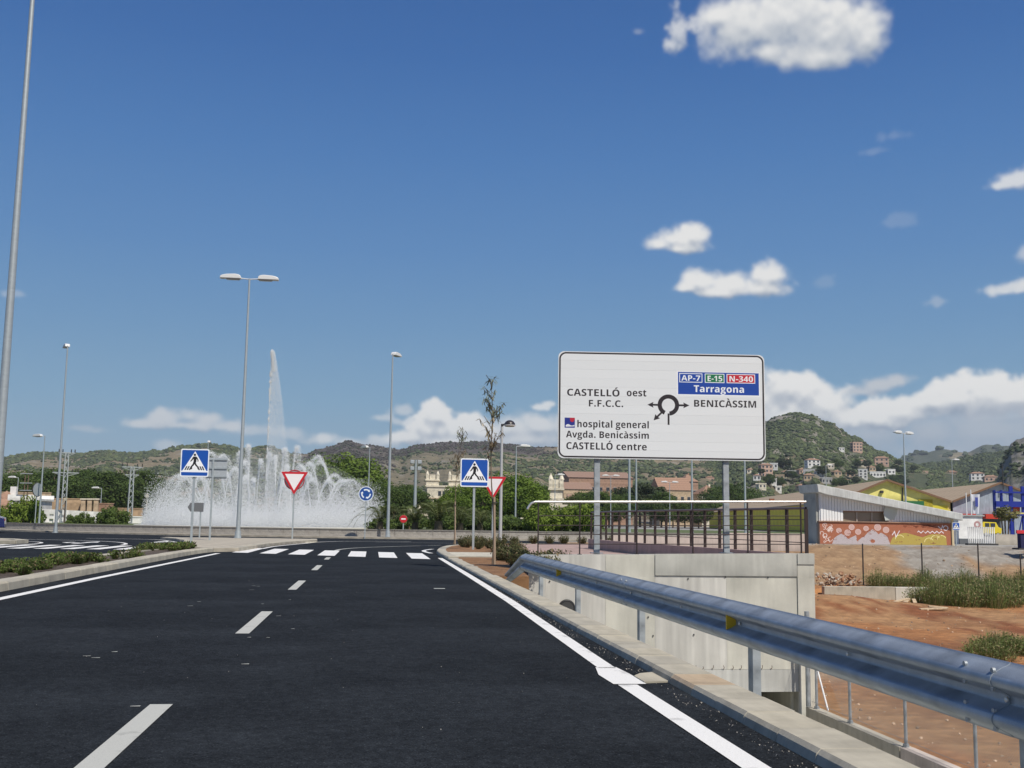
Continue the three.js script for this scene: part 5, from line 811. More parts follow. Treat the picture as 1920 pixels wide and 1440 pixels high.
// a rectangular house: w along local x, d along local z, front at +z
function house(at, w, d, h, { wall = B_.white, roof = 'hip', roofMat = B_.tile, cols = 3, rows = 2, turn = 0, name = 'house', label, group, rh = 0.25, cat = 'house', sidewin = true } = {}) {
  const o = thing(name, label, cat, at, group, turn);
  part(o, 'wall', box(w, h + 1.5, d, 0, h / 2 - 0.75, 0), wall);
  if (roof === 'hip' || roof === 'gable') { const e = 0.35, a = w / 2 + e, b = d / 2 + e, r = Math.max(0, roof === 'hip' ? a - b * 0.9 : a), y1 = h + rh * d, P = [[-a, h, b], [a, h, b], [a, h, -b], [-a, h, -b], [-r, y1, 0], [r, y1, 0]], I = [0, 1, 5, 0, 5, 4, 1, 2, 5, 2, 3, 4, 2, 4, 5, 3, 0, 4, 0, 3, 2, 0, 2, 1]; const g = new THREE.BufferGeometry(); g.setAttribute('position', new THREE.Float32BufferAttribute(I.flatMap((i) => P[i]), 3)); g.computeVertexNormals(); const rf = part(o, 'roof', metric(g), roofMat); part(rf, 'chimney', box(0.6, 1.1, 0.6, w * 0.2, y1 - 0.1, -d * 0.12), wall); }
  else { const rf = part(o, 'roof', box(w + 0.3, 0.22, d + 0.3, 0, h + 0.115, 0), wall); part(rf, 'parapet', merge([box(w + 0.3, 0.4, 0.15, 0, h + 0.43, d / 2 + 0.07), box(w + 0.3, 0.4, 0.15, 0, h + 0.43, -d / 2 - 0.07)]), wall); }
  const ww = Math.min(1.4, w / cols * 0.45), wh = Math.min(1.5, h / rows * 0.5), g = box(ww, wh, 0.12), fg = merge([box(ww + 0.24, 0.12, 0.16, 0, wh / 2 + 0.06, 0), box(ww + 0.24, 0.12, 0.22, 0, -wh / 2 - 0.06, 0)]);
  for (let j = 0; j < rows; j++) for (let i = 0; i < cols; i++) { const p = part(o, 'window', g, win, V(-w / 2 + (i + 0.5) * w / cols, (j + 0.52) * h / rows, d / 2 + 0.0)); part(p, 'window_frame', fg, frameM); }
  if (sidewin) for (let j = 0; j < rows; j++) part(o, 'window', box(0.12, wh, ww), win, V(-w / 2, (j + 0.52) * h / rows, 0));
  return o;
}
{ // hillside houses: [px, base py, width px, height px, wall, roof, cols, rows, label]
  for (const [px, py, w, h, c, roof, cols, rows, label] of CONE_HOUSES) { const p = hillOf.cone_hill.at(px, py), d = Math.hypot(p.x, p.z), k = d / FOCAL; house(p, w * k, Math.max(5, w * k * 0.6), h * k, { wall: B_[c], roof, cols, rows, turn: -0.15 - 0.2 * ((px * 7) % 3 - 1), label, name: 'hillside_house', group: 'houses on the cone-shaped hill', rh: 0.22 }); }
  for (const [px, py, w, h, c, roof, cols, rows, label] of SPUR_HOUSES) { const p = hillOf.wooded_spur.at(px, py), d = Math.hypot(p.x, p.z), k = d / FOCAL; house(p, w * k, Math.max(5, w * k * 0.6), h * k, { wall: B_[c], roof, cols, rows, turn: -0.3, label, name: 'hillside_house', group: 'houses on the wooded spur', rh: 0.22 }); }
  { const p = hillOf.cone_hill.at(1523, 884), k = Math.hypot(p.x, p.z) / FOCAL; const t = thing('terrace_wall', 'grey retaining wall under the red-roofed white house', 'wall', p, null, -0.3); part(t, 'wall_face', box(36 * k, 10 * k, 1, 0, 0, 0), B_.grey); }
}
{ // cream villas with pinnacled towers
  const tower = (o, x, z, w, h, rows) => { const t = part(o, 'tower', box(w, h, w, x, h / 2, z), B_.cream); part(t, 'cornice', merge([box(w + 0.5, 0.35, w + 0.5, x, h - 1.6, z), box(w + 0.6, 0.35, w + 0.6, x, h + 0.17, z)]), B_.cream); for (const sx of [-1, 1]) for (const sz of [-1, 1]) part(t, 'pinnacle', merge([box(0.7, 1.5, 0.7, x + sx * w * 0.42, h + 1.1, z + sz * w * 0.42), metric(new THREE.ConeGeometry(0.5, 1.2, 4).translate(x + sx * w * 0.42, h + 2.45, z + sz * w * 0.42))]), B_.cream); part(t, 'gable_crest', box(w * 0.45, 1.5, 0.5, x, h + 1.1, z + w * 0.35), B_.cream); for (let j = 0; j < rows; j++) for (const i of [-1, 1]) part(o, 'window', box(0.7, 1.7, 0.15, x + i * w * 0.23, h - 3.4 - j * 3.2, z + w / 2), win); };
  let z = -330, k = 330 / FOCAL * 1.005, b = onGround(830, 985, z, 0), o = thing('cream_villa', 'cream villa with two pinnacled towers above the dark trees', 'villa', b, null, -0.1), h = atZ(830, 902, z).y;
  const bodyH = atZ(830, 914, z).y; part(o, 'main_block', box(58 * k, bodyH, 9, 0, bodyH / 2, -1), B_.cream); part(o, 'roof_parapet', box(58 * k + 0.6, 0.5, 9.6, 0, bodyH + 0.26, -1), B_.cream); tower(o, -20 * k, 1, 23 * k, h, 2); tower(o, 21 * k, 1, 22 * k, h, 2); for (const x of [-6, 2, 9]) part(o, 'window', box(0.9, 1.4, 0.15, x * k, bodyH - 1.9, 3.5), win); part(o, 'band', box(58 * k + 0.3, 0.3, 0.3, 0, bodyH - 3.4, 3.62), B_.tan);
  z = -190; k = 190 / FOCAL; b = onGround(1058, 985, z, 0); o = thing('cream_villa', 'cream villa with four slim pinnacles and terraces behind the railing', 'villa', b, null, -0.15); h = atZ(1043, 919, z).y;
  tower(o, -16 * k, 0, 24 * k, h, 2); const bh = atZ(1070, 952, z).y; part(o, 'terrace_block', box(58 * k, bh, 5, 4 * k, bh / 2, -0.5), B_.cream); part(o, 'balustrade', box(58 * k + 0.2, 0.5, 0.3, 4 * k, bh + 0.26, 1.9), B_.cream); for (let i = 0; i < 4; i++) part(o, 'window', box(1.0, 1.3, 0.15, (-18 + i * 13) * k, bh - 1.4, 2.02), win); part(o, 'wing', box(30 * k, atZ(1080, 925, z).y, 5, 22 * k, atZ(1080, 925, z).y / 2, -8), B_.pink);
  z = -130; b = onGround(782, 985, z, 0); o = thing('garden_pavilion', 'small cream garden pavilion with arched openings under the trees', 'pavilion', b); k = z / -FOCAL; part(o, 'wall', merge([box(8 * k, 18 * k, 0.5, -14 * k, atZ(782, 954, z).y - 9 * k, 0), box(8 * k, 20 * k, 0.5, 4 * k, atZ(782, 953, z).y - 10 * k, 0), box(40 * k, 5 * k, 0.5, 0, atZ(782, 962, z).y - 3 * k, -0.6)]), B_.cream); part(o, 'roof', metric(new THREE.ConeGeometry(8 * k, 7 * k, 4).rotateY(0.78).translate(4 * k, atZ(782, 951, z).y, 0)), B_.cream); part(o, 'footing', box(44 * k, 1.6, 0.6, 0, 0.7, -0.8), B_.cream);
  z = -105; b = onGround(984, 990, z, 0); o = thing('shelter', 'small pale flat-roofed shelter behind the lamps', 'shelter', b); k = 105 / FOCAL; const sh = atZ(984, 972, z).y; part(o, 'roof', box(22 * k, 0.15, 1.4, 0, sh, 0), B_.cream); part(o, 'post', box(5 * k, sh, 0.6, 7 * k, sh / 2 - 0.08, 0), B_.cream); part(o, 'post', box(1.2 * k, sh, 0.3, -9 * k, sh / 2 - 0.08, 0), B_.cream);
}
{ // terracotta complex and tiled houses
  const mk = (px, py, z, wpx, hpx, opts) => { const k = -z / FOCAL, top = atZ(px, py - hpx, z).y; return house(onGround(px, py, z, 0), wpx * k, opts.d ?? 14, top, opts); };
  mk(1115, 935, -470, 120, 37, { wall: B_.brick, roof: 'gable', roofMat: B_.tile2, cols: 9, rows: 2, label: 'long terracotta coloured building under a tiled roof', name: 'terracotta_building', rh: 0.12, cat: 'building', d: 26 });
  mk(1102, 930, -500, 26, 40, { wall: B_.brick, roof: 'flat', roofMat: B_.tile, cols: 2, rows: 3, label: 'square brick block rising above the terracotta building', name: 'terracotta_building', cat: 'building' });
  mk(1148, 935, -480, 60, 34, { wall: B_.brick, roof: 'gable', roofMat: B_.tile, cols: 6, rows: 2, label: 'brick wing with flat tiled roof next to the tall lamp poles', name: 'terracotta_building', rh: 0.1, cat: 'building', d: 16 });
  mk(1078, 940, -440, 54, 22, { wall: B_.tan, roof: 'gable', roofMat: B_.tile2, cols: 6, rows: 1, label: 'low tiled wing beside the pinnacled villa', name: 'terracotta_building', rh: 0.25, cat: 'building', d: 12 });
  mk(1258, 942, -400, 62, 22, { wall: B_.tan, roof: 'gable', roofMat: B_.tile, cols: 5, rows: 2, label: 'tan house with long brown tiled roof behind the sign', name: 'tiled_house', rh: 0.35, d: 14 });
  mk(1288, 922, -460, 26, 18, { wall: B_.brick, roof: 'hip', cols: 2, rows: 2, label: 'brick house with hipped roof above the long tiled one', name: 'tiled_house' });
  mk(1325, 945, -400, 40, 18, { wall: B_.cream, roof: 'hip', cols: 4, rows: 1, label: 'cream house with tiled roof by the yellow warehouse', name: 'tiled_house' });
  mk(1245, 925, -520, 20, 12, { wall: B_.pink, roof: 'hip', cols: 2, rows: 1, label: 'small pinkish house higher behind the long roof', name: 'tiled_house' });
}
{ // warehouses
  const o = thing('yellow_warehouse', 'long yellow gabled warehouse with tan fibre-cement roof', 'warehouse', V(54, 0.1, -122), null, -0.2014);
  const yel = mat([0.74, 0.66, 0.20], { map: T.patch, s: 0.25 }), yelSide = mat([0.72, 0.61, 0.07], { map: T.streak, s: 0.3 }), tan = mat([0.40, 0.31, 0.21], { map: T.streak, s: 0.5 }), greyF = mat([0.33, 0.38, 0.44], { map: T.streak, s: 0.4 }), trim = mat([0.22, 0.125, 0.07]);
  const gable = (x0, x1, xr, e0, e1, r) => metric(new THREE.ExtrudeGeometry(new THREE.Shape([[x0, 0], [x1, 0], [x1, e1], [xr, r], [x0, e0]].map(([a, b]) => new THREE.Vector2(a, b))), { depth: 0.3, bevelEnabled: false }).translate(0, 0, -0.3));
  const roofG = (x0, x1, xr, e0, e1, r, len, ov = 0.35) => { const mk = (a, ya, b, yb, up) => { const P = [[a, ya, ov], [b, yb, ov], [b, yb, -len], [a, ya, -len], [a, ya - 0.15, ov], [b, yb - 0.15, ov], [b, yb - 0.15, -len], [a, ya - 0.15, -len]], I = [0, 1, 2, 0, 2, 3, 4, 6, 5, 4, 7, 6, 0, 5, 1, 0, 4, 5, 0, 3, 7, 0, 7, 4, 1, 5, 6, 1, 6, 2, 3, 2, 6, 3, 6, 7]; const g = new THREE.BufferGeometry(); g.setAttribute('position', new THREE.Float32BufferAttribute(I.flatMap((i) => P[i]), 3)); g.computeVertexNormals(); return metric(g); }; return [mk(x0 - 0.3, e0 + 0.05, xr, r + 0.16, 1), mk(xr + 0.01, r + 0.16, x1 + 0.1, e1 + 0.12)]; };
  part(o, 'gable_wall', gable(0, 13, 5.8, 3.75, 3.9, 6.3), yel);
  for (let i = 0; i < 14; i++) part(o, 'side_panel', box(0.2, 3.72, 9.96, 0.1, 1.86, -5.35 - i * 10), yelSide);
  part(o, 'rear_wall', box(13, 3.7, 0.3, 6.5, 1.85, -140.5), yel);
  for (const g of roofG(0, 13, 5.8, 3.75, 3.9, 6.3, 141)) part(o, 'roof', g, tan);
  part(o, 'eave_trim', merge([bar(V(-0.35, 3.72, 0.38), V(5.8, 6.38, 0.38), 0.22), bar(V(5.8, 6.38, 0.38), V(13, 3.95, 0.38), 0.22)]), trim);
  part(o, 'roof_vent', box(0.8, 0.9, 0.8, 2.2, 5.0, -60), mat([0.28, 0.11, 0.06])); part(o, 'downpipe', cyl(0.07, 0.07, 5.2, 7.6, 0.3, 0.1), M.dark);
  part(o, 'green_sign', box(3.2, 0.75, 0.12, 8.4, 3.6, 0.1), mat([0.03, 0.16, 0.06])); part(o, 'wall_lamp', rbox(0.4, 0.3, 0.3, 0.05, 5.2, 5.0, 0.15), M.dark); part(o, 'painted_panel', box(1.6, 2.4, 0.06, 10.2, 3.0, 0.04), mat([0.42, 0.34, 0.03], { map: T.patch, s: 1 })); part(o, 'painted_panel', box(2.2, 2.6, 0.05, 11.6, 2.2, 0.04), mat([0.70, 0.60, 0.06]));
  part(o, 'pale_panel', box(2.0, 2.6, 0.04, 10.0, 1.6, 0.03), mat([0.70, 0.66, 0.42], { map: T.patch, s: 0.5 }));
  const q = thing('grey_warehouse', 'blue-grey gabled warehouse next to the yellow one', 'warehouse', V(54, 0.1, -122), null, -0.2014);
  for (let i = 0; i < 6; i++) { const x0 = 13.3 + i * 2.05, x1 = x0 + 2.03, y = (x) => x < 18.7 ? lerp(3.9, 6.1, (x - 13.3) / 5.4) : lerp(6.1, 3.4, (x - 18.7) / 6.9); const pts = [[x0, 0], [x1, 0], [x1, y(x1)]]; if (x0 < 18.7 && x1 > 18.7) pts.push([18.7, 6.1]); pts.push([x0, y(x0)]); part(q, 'cladding_panel', metric(new THREE.ExtrudeGeometry(new THREE.Shape(pts.map(([a, b]) => new THREE.Vector2(a, b))), { depth: 0.2, bevelEnabled: false }).translate(0, 0, -0.2)), greyF); }
  for (const g of roofG(13.4, 25.6, 18.7, 3.9, 3.4, 6.1, 120)) part(q, 'roof', g, tan); part(q, 'eave_trim', merge([bar(V(13.2, 3.98, 0.38), V(18.7, 6.2, 0.38), 0.2), bar(V(18.7, 6.2, 0.38), V(25.8, 3.5, 0.38), 0.2)]), trim);
  part(q, 'side_wall', box(0.2, 3.4, 120, 25.5, 1.7, -60.4), greyF); for (const [x, w] of [[14.2, 2.6], [17.6, 2.0]]) part(q, 'red_canopy', box(w, 0.55, 1.0, x, 2.3, 0.6), mat([0.55, 0.05, 0.03])); part(q, 'doorway', box(2.0, 1.3, 0.1, 17.6, 1.3, 0.02), M.window); part(q, 'doorway', box(2.2, 1.2, 0.1, 14.2, 1.3, 0.02), M.window); part(q, 'roof_mast', cyl(0.06, 0.05, 3, 18.9, 5.4, 0.5), M.dark);
}
{ // booth with a sloped roof and a painted wall
  const z = -57, X = (px) => atZ(px, 1000, z).x, Yp = (px, py) => atZ(px, py, z).y, o = thing('roadside_booth', 'white corrugated booth with sloping grey roof and graffiti base wall', 'booth');
  const xl = X(1537), xr = X(1783), yb = 0.1, ymid = Yp(1650, 980), tl = Yp(1545, 925), tr = Yp(1783, 972), D = 1.7, wallY = (x) => lerp(tl, tr, (x - xl) / (xr - xl));
  const graf = canvasTex(1024, 170, (c, W, H) => {
    c.fillStyle = '#a8674c'; c.fillRect(0, 0, W, H); const r = rng(6); for (let i = 0; i < 900; i++) { c.fillStyle = `rgba(${110 + 60 * r()},${60 + 30 * r()},${35 + 20 * r()},0.25)`; c.fillRect(W * r(), H * r(), 14 * r(), 5 * r()); }
    c.fillStyle = '#bdb2b4'; c.beginPath(); c.moveTo(92, 170); for (const [x, y] of [[108, 126], [130, 108], [167, 87], [178, 100], [186, 96], [216, 130], [279, 99], [287, 150], [322, 118], [340, 112], [372, 76], [408, 51], [432, 66], [454, 91], [474, 77], [500, 92], [524, 107], [530, 130], [545, 170]]) c.lineTo(x, y); c.fill();
    for (const [x, y, q] of [[147, 65, 19], [214, 81, 23], [246, 37, 21], [296, 73, 21], [358, 46, 19], [449, 36, 25], [514, 55, 23]]) { c.beginPath(); c.ellipse(x, y, q * 1.02, q, 0, 0, 7); c.fillStyle = '#cba79f'; c.fill(); c.lineWidth = 3; c.strokeStyle = '#dcc6c2'; c.stroke(); } c.fillStyle = '#a8674c'; c.beginPath(); c.ellipse(408, 145, 18, 14, 0, 0, 7); c.fill();
    c.strokeStyle = '#e8d9d2'; c.lineWidth = 4; for (let i = 0; i < 22; i++) { const x = 10 + 80 * r(), y = 12 + 150 * r(); c.beginPath(); c.arc(x, y, 5 + 12 * r(), r() * 6, r() * 6 + 3); c.stroke(); }
    c.fillStyle = '#b5a050'; c.beginPath(); c.moveTo(540, 170); c.lineTo(560, 120); c.quadraticCurveTo(640, 60, 700, 84); c.lineTo(800, 110); c.quadraticCurveTo(900, 60, 985, 100); c.lineTo(990, 170); c.fill(); c.strokeStyle = '#efe3a0'; c.lineWidth = 5; for (const [x, y] of [[900, 130], [950, 130], [850, 150], [620, 130]]) { c.beginPath(); c.arc(x, y, 36, 3.2, 5.8); c.stroke(); }
    c.strokeStyle = '#e9e4ea'; c.lineWidth = 6; c.beginPath(); c.moveTo(560, 96); c.lineTo(580, 66); c.lineTo(590, 110); c.lineTo(620, 60); c.moveTo(760, 70); for (let i = 0; i < 12; i++) c.lineTo(770 + i * 18, 60 + 16 * (i % 2)); c.moveTo(925, 20); c.lineTo(950, 44); c.lineTo(960, 16); c.arc(985, 34, 18, 3, 9); c.stroke(); for (let i = 0; i < 60; i++) { c.fillStyle = `rgba(96,44,28,${0.25 + 0.4 * r()})`; c.fillRect(630 + 270 * r(), 6 + 28 * r(), 10 + 30 * r(), 2 + 6 * r()); } c.strokeStyle = 'rgba(120,60,48,0.7)'; c.lineWidth = 3; for (let i = 0; i < 40; i++) { const x = 90 + 880 * r(), y = 60 + 100 * r(); c.beginPath(); c.moveTo(x, y); c.bezierCurveTo(x + 30 * (r() - 0.5), y - 20 * r(), x + 40 * r(), y + 20 * r(), x + 50 * (r() - 0.3), y + 14 * (r() - 0.5)); c.stroke(); } for (let i = 0; i < 2600; i++) { const g = 90 + 120 * r(); c.fillStyle = `rgba(${g},${g * 0.85},${g * 0.75},0.22)`; c.fillRect(W * r(), H * r(), 1 + 6 * r(), 1 + 3 * r()); }
  });
  const base = part(o, 'base_wall', box(xr - xl, ymid - yb, 0.3, (xl + xr) / 2, (yb + ymid) / 2, z - 0.15), B_.brick); { const g = new THREE.PlaneGeometry(xr - xl - 0.02, ymid - yb - 0.02); part(base, 'painted_mural', g, printed(graf, { roughness: 0.9 }), V((xl + xr) / 2, (yb + ymid) / 2, z + 0.004)); }
  part(o, 'base_coping', box(xr - xl + 0.1, 0.05, 0.4, (xl + xr) / 2, ymid + 0.027, z - 0.13), B_.brick);
  const N = 46, hole = [X(1582), X(1668), X(1700)];
  for (let i = 0; i < N; i++) { const a = lerp(xl + 0.1, xr, i / N), b = lerp(xl + 0.1, xr, (i + 1) / N), m = (a + b) / 2, y0 = m > hole[0] && m < hole[1] ? Yp(1600, 958) : ymid + 0.054, y1 = wallY(m) + 0.12; if (y1 - y0 < 0.05) continue; part(o, 'cladding_rib', rbox(b - a - 0.018, y1 - y0, 0.05, 0.015, m, (y0 + y1) / 2, z - 0.1), M.white); }
  part(o, 'cladding_backing', metric(new THREE.ExtrudeGeometry(new THREE.Shape([[xl + 0.05, ymid + 0.05], [hole[0], ymid + 0.05], [hole[0], Yp(1600, 957.5)], [hole[1], Yp(1600, 957.5)], [hole[1], ymid + 0.05], [xr, ymid + 0.05], [xr, wallY(xr)], [xl + 0.05, tl]].map(([a, b]) => new THREE.Vector2(a, b))), { depth: 0.05, bevelEnabled: false }).translate(0, 0, z - 0.19)), M.white);
  const wd = part(o, 'window', box(hole[1] - hole[0], Yp(1600, 958) - ymid - 0.06, 0.05, (hole[0] + hole[1]) / 2, (Yp(1600, 958) + ymid) / 2 + 0.02, z - 0.3), mat([0.26, 0.22, 0.16], { rough: 0.3 })); for (const t of [0.0, 0.33, 0.66, 1]) part(wd, 'window_frame', box(0.06, Yp(1600, 958) - ymid - 0.06, 0.08, lerp(hole[0], hole[1], t), (Yp(1600, 958) + ymid) / 2 + 0.02, z - 0.24), mat([0.4, 0.37, 0.32])); part(wd, 'window_frame', box(hole[1] - hole[0] + 0.1, 0.07, 0.1, (hole[0] + hole[1]) / 2, Yp(1600, 958) - 0.03, z - 0.22), mat([0.25, 0.15, 0.1]));
  part(o, 'torn_sheet', metric(new THREE.ExtrudeGeometry(new THREE.Shape([[0, 0], [0.75, 0.02], [0.85, 0.75], [0.1, 0.95], [-0.1, 0.4]].map(([a, b]) => new THREE.Vector2(a, b))), { depth: 0.02, bevelEnabled: false })), mat([0.52, 0.55, 0.52]), V(X(1660), ymid + 0.12, z + 0.02)).rotation.set(0.08, 0.2, 0.05);
  part(o, 'side_wall', metric(new THREE.ExtrudeGeometry(new THREE.Shape([[0, yb], [D, yb], [D, tl + 0.2], [0, tl + 0.15]].map(([a, b]) => new THREE.Vector2(a, b))), { depth: 0.15, bevelEnabled: false }).rotateY(Math.PI / 2).translate(xl - 0.1, 0, z - 0.2)), mat([0.34, 0.35, 0.34], { map: T.concrete, s: 0.4 }));
  part(o, 'end_wall', box(0.15, tr - yb, D, xr + 0.02, (tr + yb) / 2, z - D / 2 - 0.2), M.white); part(o, 'rear_wall', metric(new THREE.ExtrudeGeometry(new THREE.Shape([[xl, yb], [xr, yb], [xr, tr], [xl, tl]].map(([a, b]) => new THREE.Vector2(a, b))), { depth: 0.1, bevelEnabled: false }).translate(0, 0, z - D - 0.3)), M.white);
  const rA = [X(1529), Yp(1529, 909)], rB = [X(1798), Yp(1798, 964)], rC = [X(1798), Yp(1798, 975)], rD = [X(1547), Yp(1547, 927)], rE = [X(1531), Yp(1531, 922)];
  const roofS = new THREE.Shape([rE, rA, rB, rC, rD].map(([a, b]) => new THREE.Vector2(a, b))); part(o, 'roof', metric(new THREE.ExtrudeGeometry(roofS, { depth: D + 0.9, bevelEnabled: true, bevelSize: 0.03, bevelThickness: 0.03, bevelSegments: 2 }).translate(0, 0, z - D - 0.5)), mat([0.52, 0.53, 0.51], { rough: 0.5, map: T.streak, s: 0.5 }));
  part(o, 'corner_post', box(0.12, ymid - yb + 0.25, 0.12, xr + 0.08, (yb + ymid) / 2 + 0.1, z + 0.02), mat([0.60, 0.50, 0.32]));
  const fb = thing('floodlight_box', 'grey box with two yellow straps hung beside the booth wall', 'box', atZ(1520, 950, -60)); part(fb, 'housing', rbox(0.55, 0.55, 0.4, 0.05, 0, 0.35, 0), M.grey ?? mat([0.30, 0.31, 0.33])); for (const x of [-0.2, 0.2]) part(fb, 'strap', box(0.05, 0.42, 0.05, x, -0.1, 0.1), mat([0.7, 0.5, 0.04])); part(fb, 'wall_arm', bar(V(0.2, 0.35, 0), V(1.1, 0.35, 0), 0.08), M.dark);
}
{ // things right of the booth
  const z = -56; let p = onGround(1793, 1020, -55.2, 0.1), s = thing('crosswalk_sign', 'small dark crossing sign at the end of the graffiti wall', 'road sign', p), top = hAt(1792, 980, -55.2, 0.1), bot = hAt(1792, 994, -55.2, 0.1); signPole(s, bot + 0.1, 0.06); plate(s, 'sign_plate', roundRect(top - bot, top - bot, 0.02), top - bot, (top + bot) / 2, tCross);
  const xa = atZ(1797, 1000, -62).x, xb = atZ(1842, 1000, -62).x, ya = atZ(1820, 968, -62).y; const w = thing('pale_hut', 'pale rendered hut beside the graffiti wall', 'hut'); part(w, 'wall', box(xb - xa, ya - 0.1, 2.5, (xa + xb) / 2, (ya + 0.1) / 2, -63.2), B_.white); part(w, 'roof', box(xb - xa + 0.2, 0.08, 2.7, (xa + xb) / 2, ya + 0.045, -63.2), B_.grey); part(w, 'plinth', box(xb - xa + 0.06, 0.32, 0.1, (xa + xb) / 2, 0.27, -61.9), mat([0.13, 0.14, 0.15])); { const g = new THREE.RingGeometry(0.1, 0.22, 20); part(w, 'red_emblem', g, mat([0.48, 0.28, 0.27]), V(lerp(xa, xb, 0.78), ya * 0.72, -61.945)); }
  const g = thing('metal_gate', 'pale vertical-bar gate by the hut', 'gate'), x0 = atZ(1816, 1000, -59).x, x1 = atZ(1864, 1000, -59).x, gt = atZ(1840, 988, -59).y; for (let i = 0; i <= 14; i++) part(g, 'bar', box(0.045, gt - 0.15, 0.045, lerp(x0, x1, i / 14), (gt + 0.15) / 2, -59), B_.white); for (const y of [0.2, gt - 0.05]) part(g, 'rail', box(x1 - x0, 0.06, 0.05, (x0 + x1) / 2, y, -59.06), B_.white); part(g, 'sill', box(x1 - x0 + 0.3, 0.12, 0.3, (x0 + x1) / 2, 0.14, -59), M.dark);
  // yellow van
  const vb = onGround(1851, 1000, -116, 0.1), v = thing('yellow_van', 'yellow van parked behind the pale gate', 'van', vb, null, 0.15), ym = mat([0.70, 0.55, 0.02], { rough: 0.3, clearcoat: 0.6 });
  const vs = new THREE.Shape([[-1.0, 0.3], [1.05, 0.3], [1.1, 0.8], [0.75, 0.95], [0.5, 1.45], [-0.95, 1.5], [-1.05, 1.2]].map(([a, b]) => new THREE.Vector2(a * 1.15, b))); part(v, 'body', metric(new THREE.ExtrudeGeometry(vs, { depth: 1.5, bevelEnabled: true, bevelSize: 0.06, bevelThickness: 0.08, bevelSegments: 3 }).translate(0, 0.1, -0.75)), ym); for (const [x, w2] of [[-0.65, 0.55], [0.1, 0.6]]) part(v, 'side_window', box(w2, 0.4, 0.03, x, 1.32, 0.86), win); part(v, 'windscreen', bar(V(0.9, 1.1, 0), V(0.62, 1.5, 0), 0.03, 1.2), win); for (const x of [-0.75, 0.78]) for (const zz of [-0.72, 0.72]) { const wl = part(v, 'wheel', new THREE.CylinderGeometry(0.31, 0.31, 0.2, 20).rotateX(Math.PI / 2), M.black, V(x, 0.32, zz)); part(wl, 'hub_cap', new THREE.CylinderGeometry(0.17, 0.17, 0.22, 16).rotateX(Math.PI / 2), M.stainless); }
  single('block_wall', box(atZ(1918, 1000, -60).x - atZ(1864, 1000, -60).x, atZ(1890, 1003, -60).y, 0.25, (atZ(1918, 1000, -60).x + atZ(1864, 1000, -60).x) / 2, atZ(1890, 1003, -60).y / 2 + 0.03, -60), B_.stone, 'low grey block wall under the olive tree', 'wall');
  // umbrella-shaped olive
  const tb = onGround(1886, 1005, -66, 0.1), t = thing('olive_tree', 'umbrella-shaped grey-green tree by the blue rack', 'tree', tb), th = atZ(1886, 952, -66).y; part(t, 'crown', crown(303, { rx: 0.75, ry: 0.42, y: th - 0.5, clumps: 26, per: 70, leaf: 0.13, col: [0.12, 0.13, 0.05], col2: [0.24, 0.22, 0.09], cr: 0.5 }), M_leaf); part(t, 'trunk', merge([-0.3, -0.05, 0.25].map((x) => rod(V(x * 0.5, 0, 0), V(x, th - 0.6, 0.05), 0.05, 6))), M.bark);
  // blue steel rack
  const r0 = onGround(1868, 1005, -72, 0.1), bl = mat([0.015, 0.03, 0.26], { rough: 0.45 }), rk = thing('blue_rack', 'blue steel pallet rack standing in the yard', 'rack', r0), kk = 72 / FOCAL, yt = atZ(1890, 922, -72).y, y2 = atZ(1890, 948, -72).y, y1 = atZ(1890, 968, -72).y;
  const cols = [0, 8, 15, 23, 34, 46, 60, 76]; cols.forEach((c, i) => part(rk, 'upright', box(i > 3 ? 0.22 : 0.09, yt + (i > 3 ? 0.3 : 0) - (i < 4 ? y1 : 0), 0.12, c * kk, (yt + (i > 3 ? 0.3 : 0) + (i < 4 ? y1 : 0)) / 2, (i % 2) * -0.6), bl)); for (const y of [y1, y2, yt - 0.15]) part(rk, 'beam', box(78 * kk, y === y2 ? 0.4 : 0.12, 0.1, 39 * kk, y, 0.12), bl); for (const x of [24, 46]) part(rk, 'brace', bar(V(x * kk, 0.2, -0.02), V((x + 12) * kk, y1, -0.02), 0.06), bl); part(rk, 'deck_board', box(50 * kk, 0.1, 1.2, 52 * kk, y1 + 0.12, -0.5), mat([0.7, 0.6, 0.2])); part(rk, 'red_crate', box(14 * kk, 0.5, 0.6, 48 * kk, y1 + 0.43, -0.4), mat([0.5, 0.05, 0.03]));
  // boom barrier
  const bb = onGround(1917, 1032, -50, bankTop(32) - 0.05), bm = thing('boom_barrier', 'dark blue barrier post with red and white boom', 'barrier', bb), bt = atZ(1917, 998, -50).y - bb.y; part(bm, 'post', rbox(0.32, bt, 0.3, 0.03, 0, bt / 2, 0), mat([0.02, 0.022, 0.08])); part(bm, 'foot', box(0.7, 0.08, 0.6, 0, 0.03, 0), M.dark); for (let i = 0; i < 5; i++) part(bm, 'boom_segment', box(0.44, 0.16, 0.08, -0.15 + i * 0.46, bt + 0.02, 0.16), i % 2 ? M.white : mat([0.6, 0.04, 0.05]));
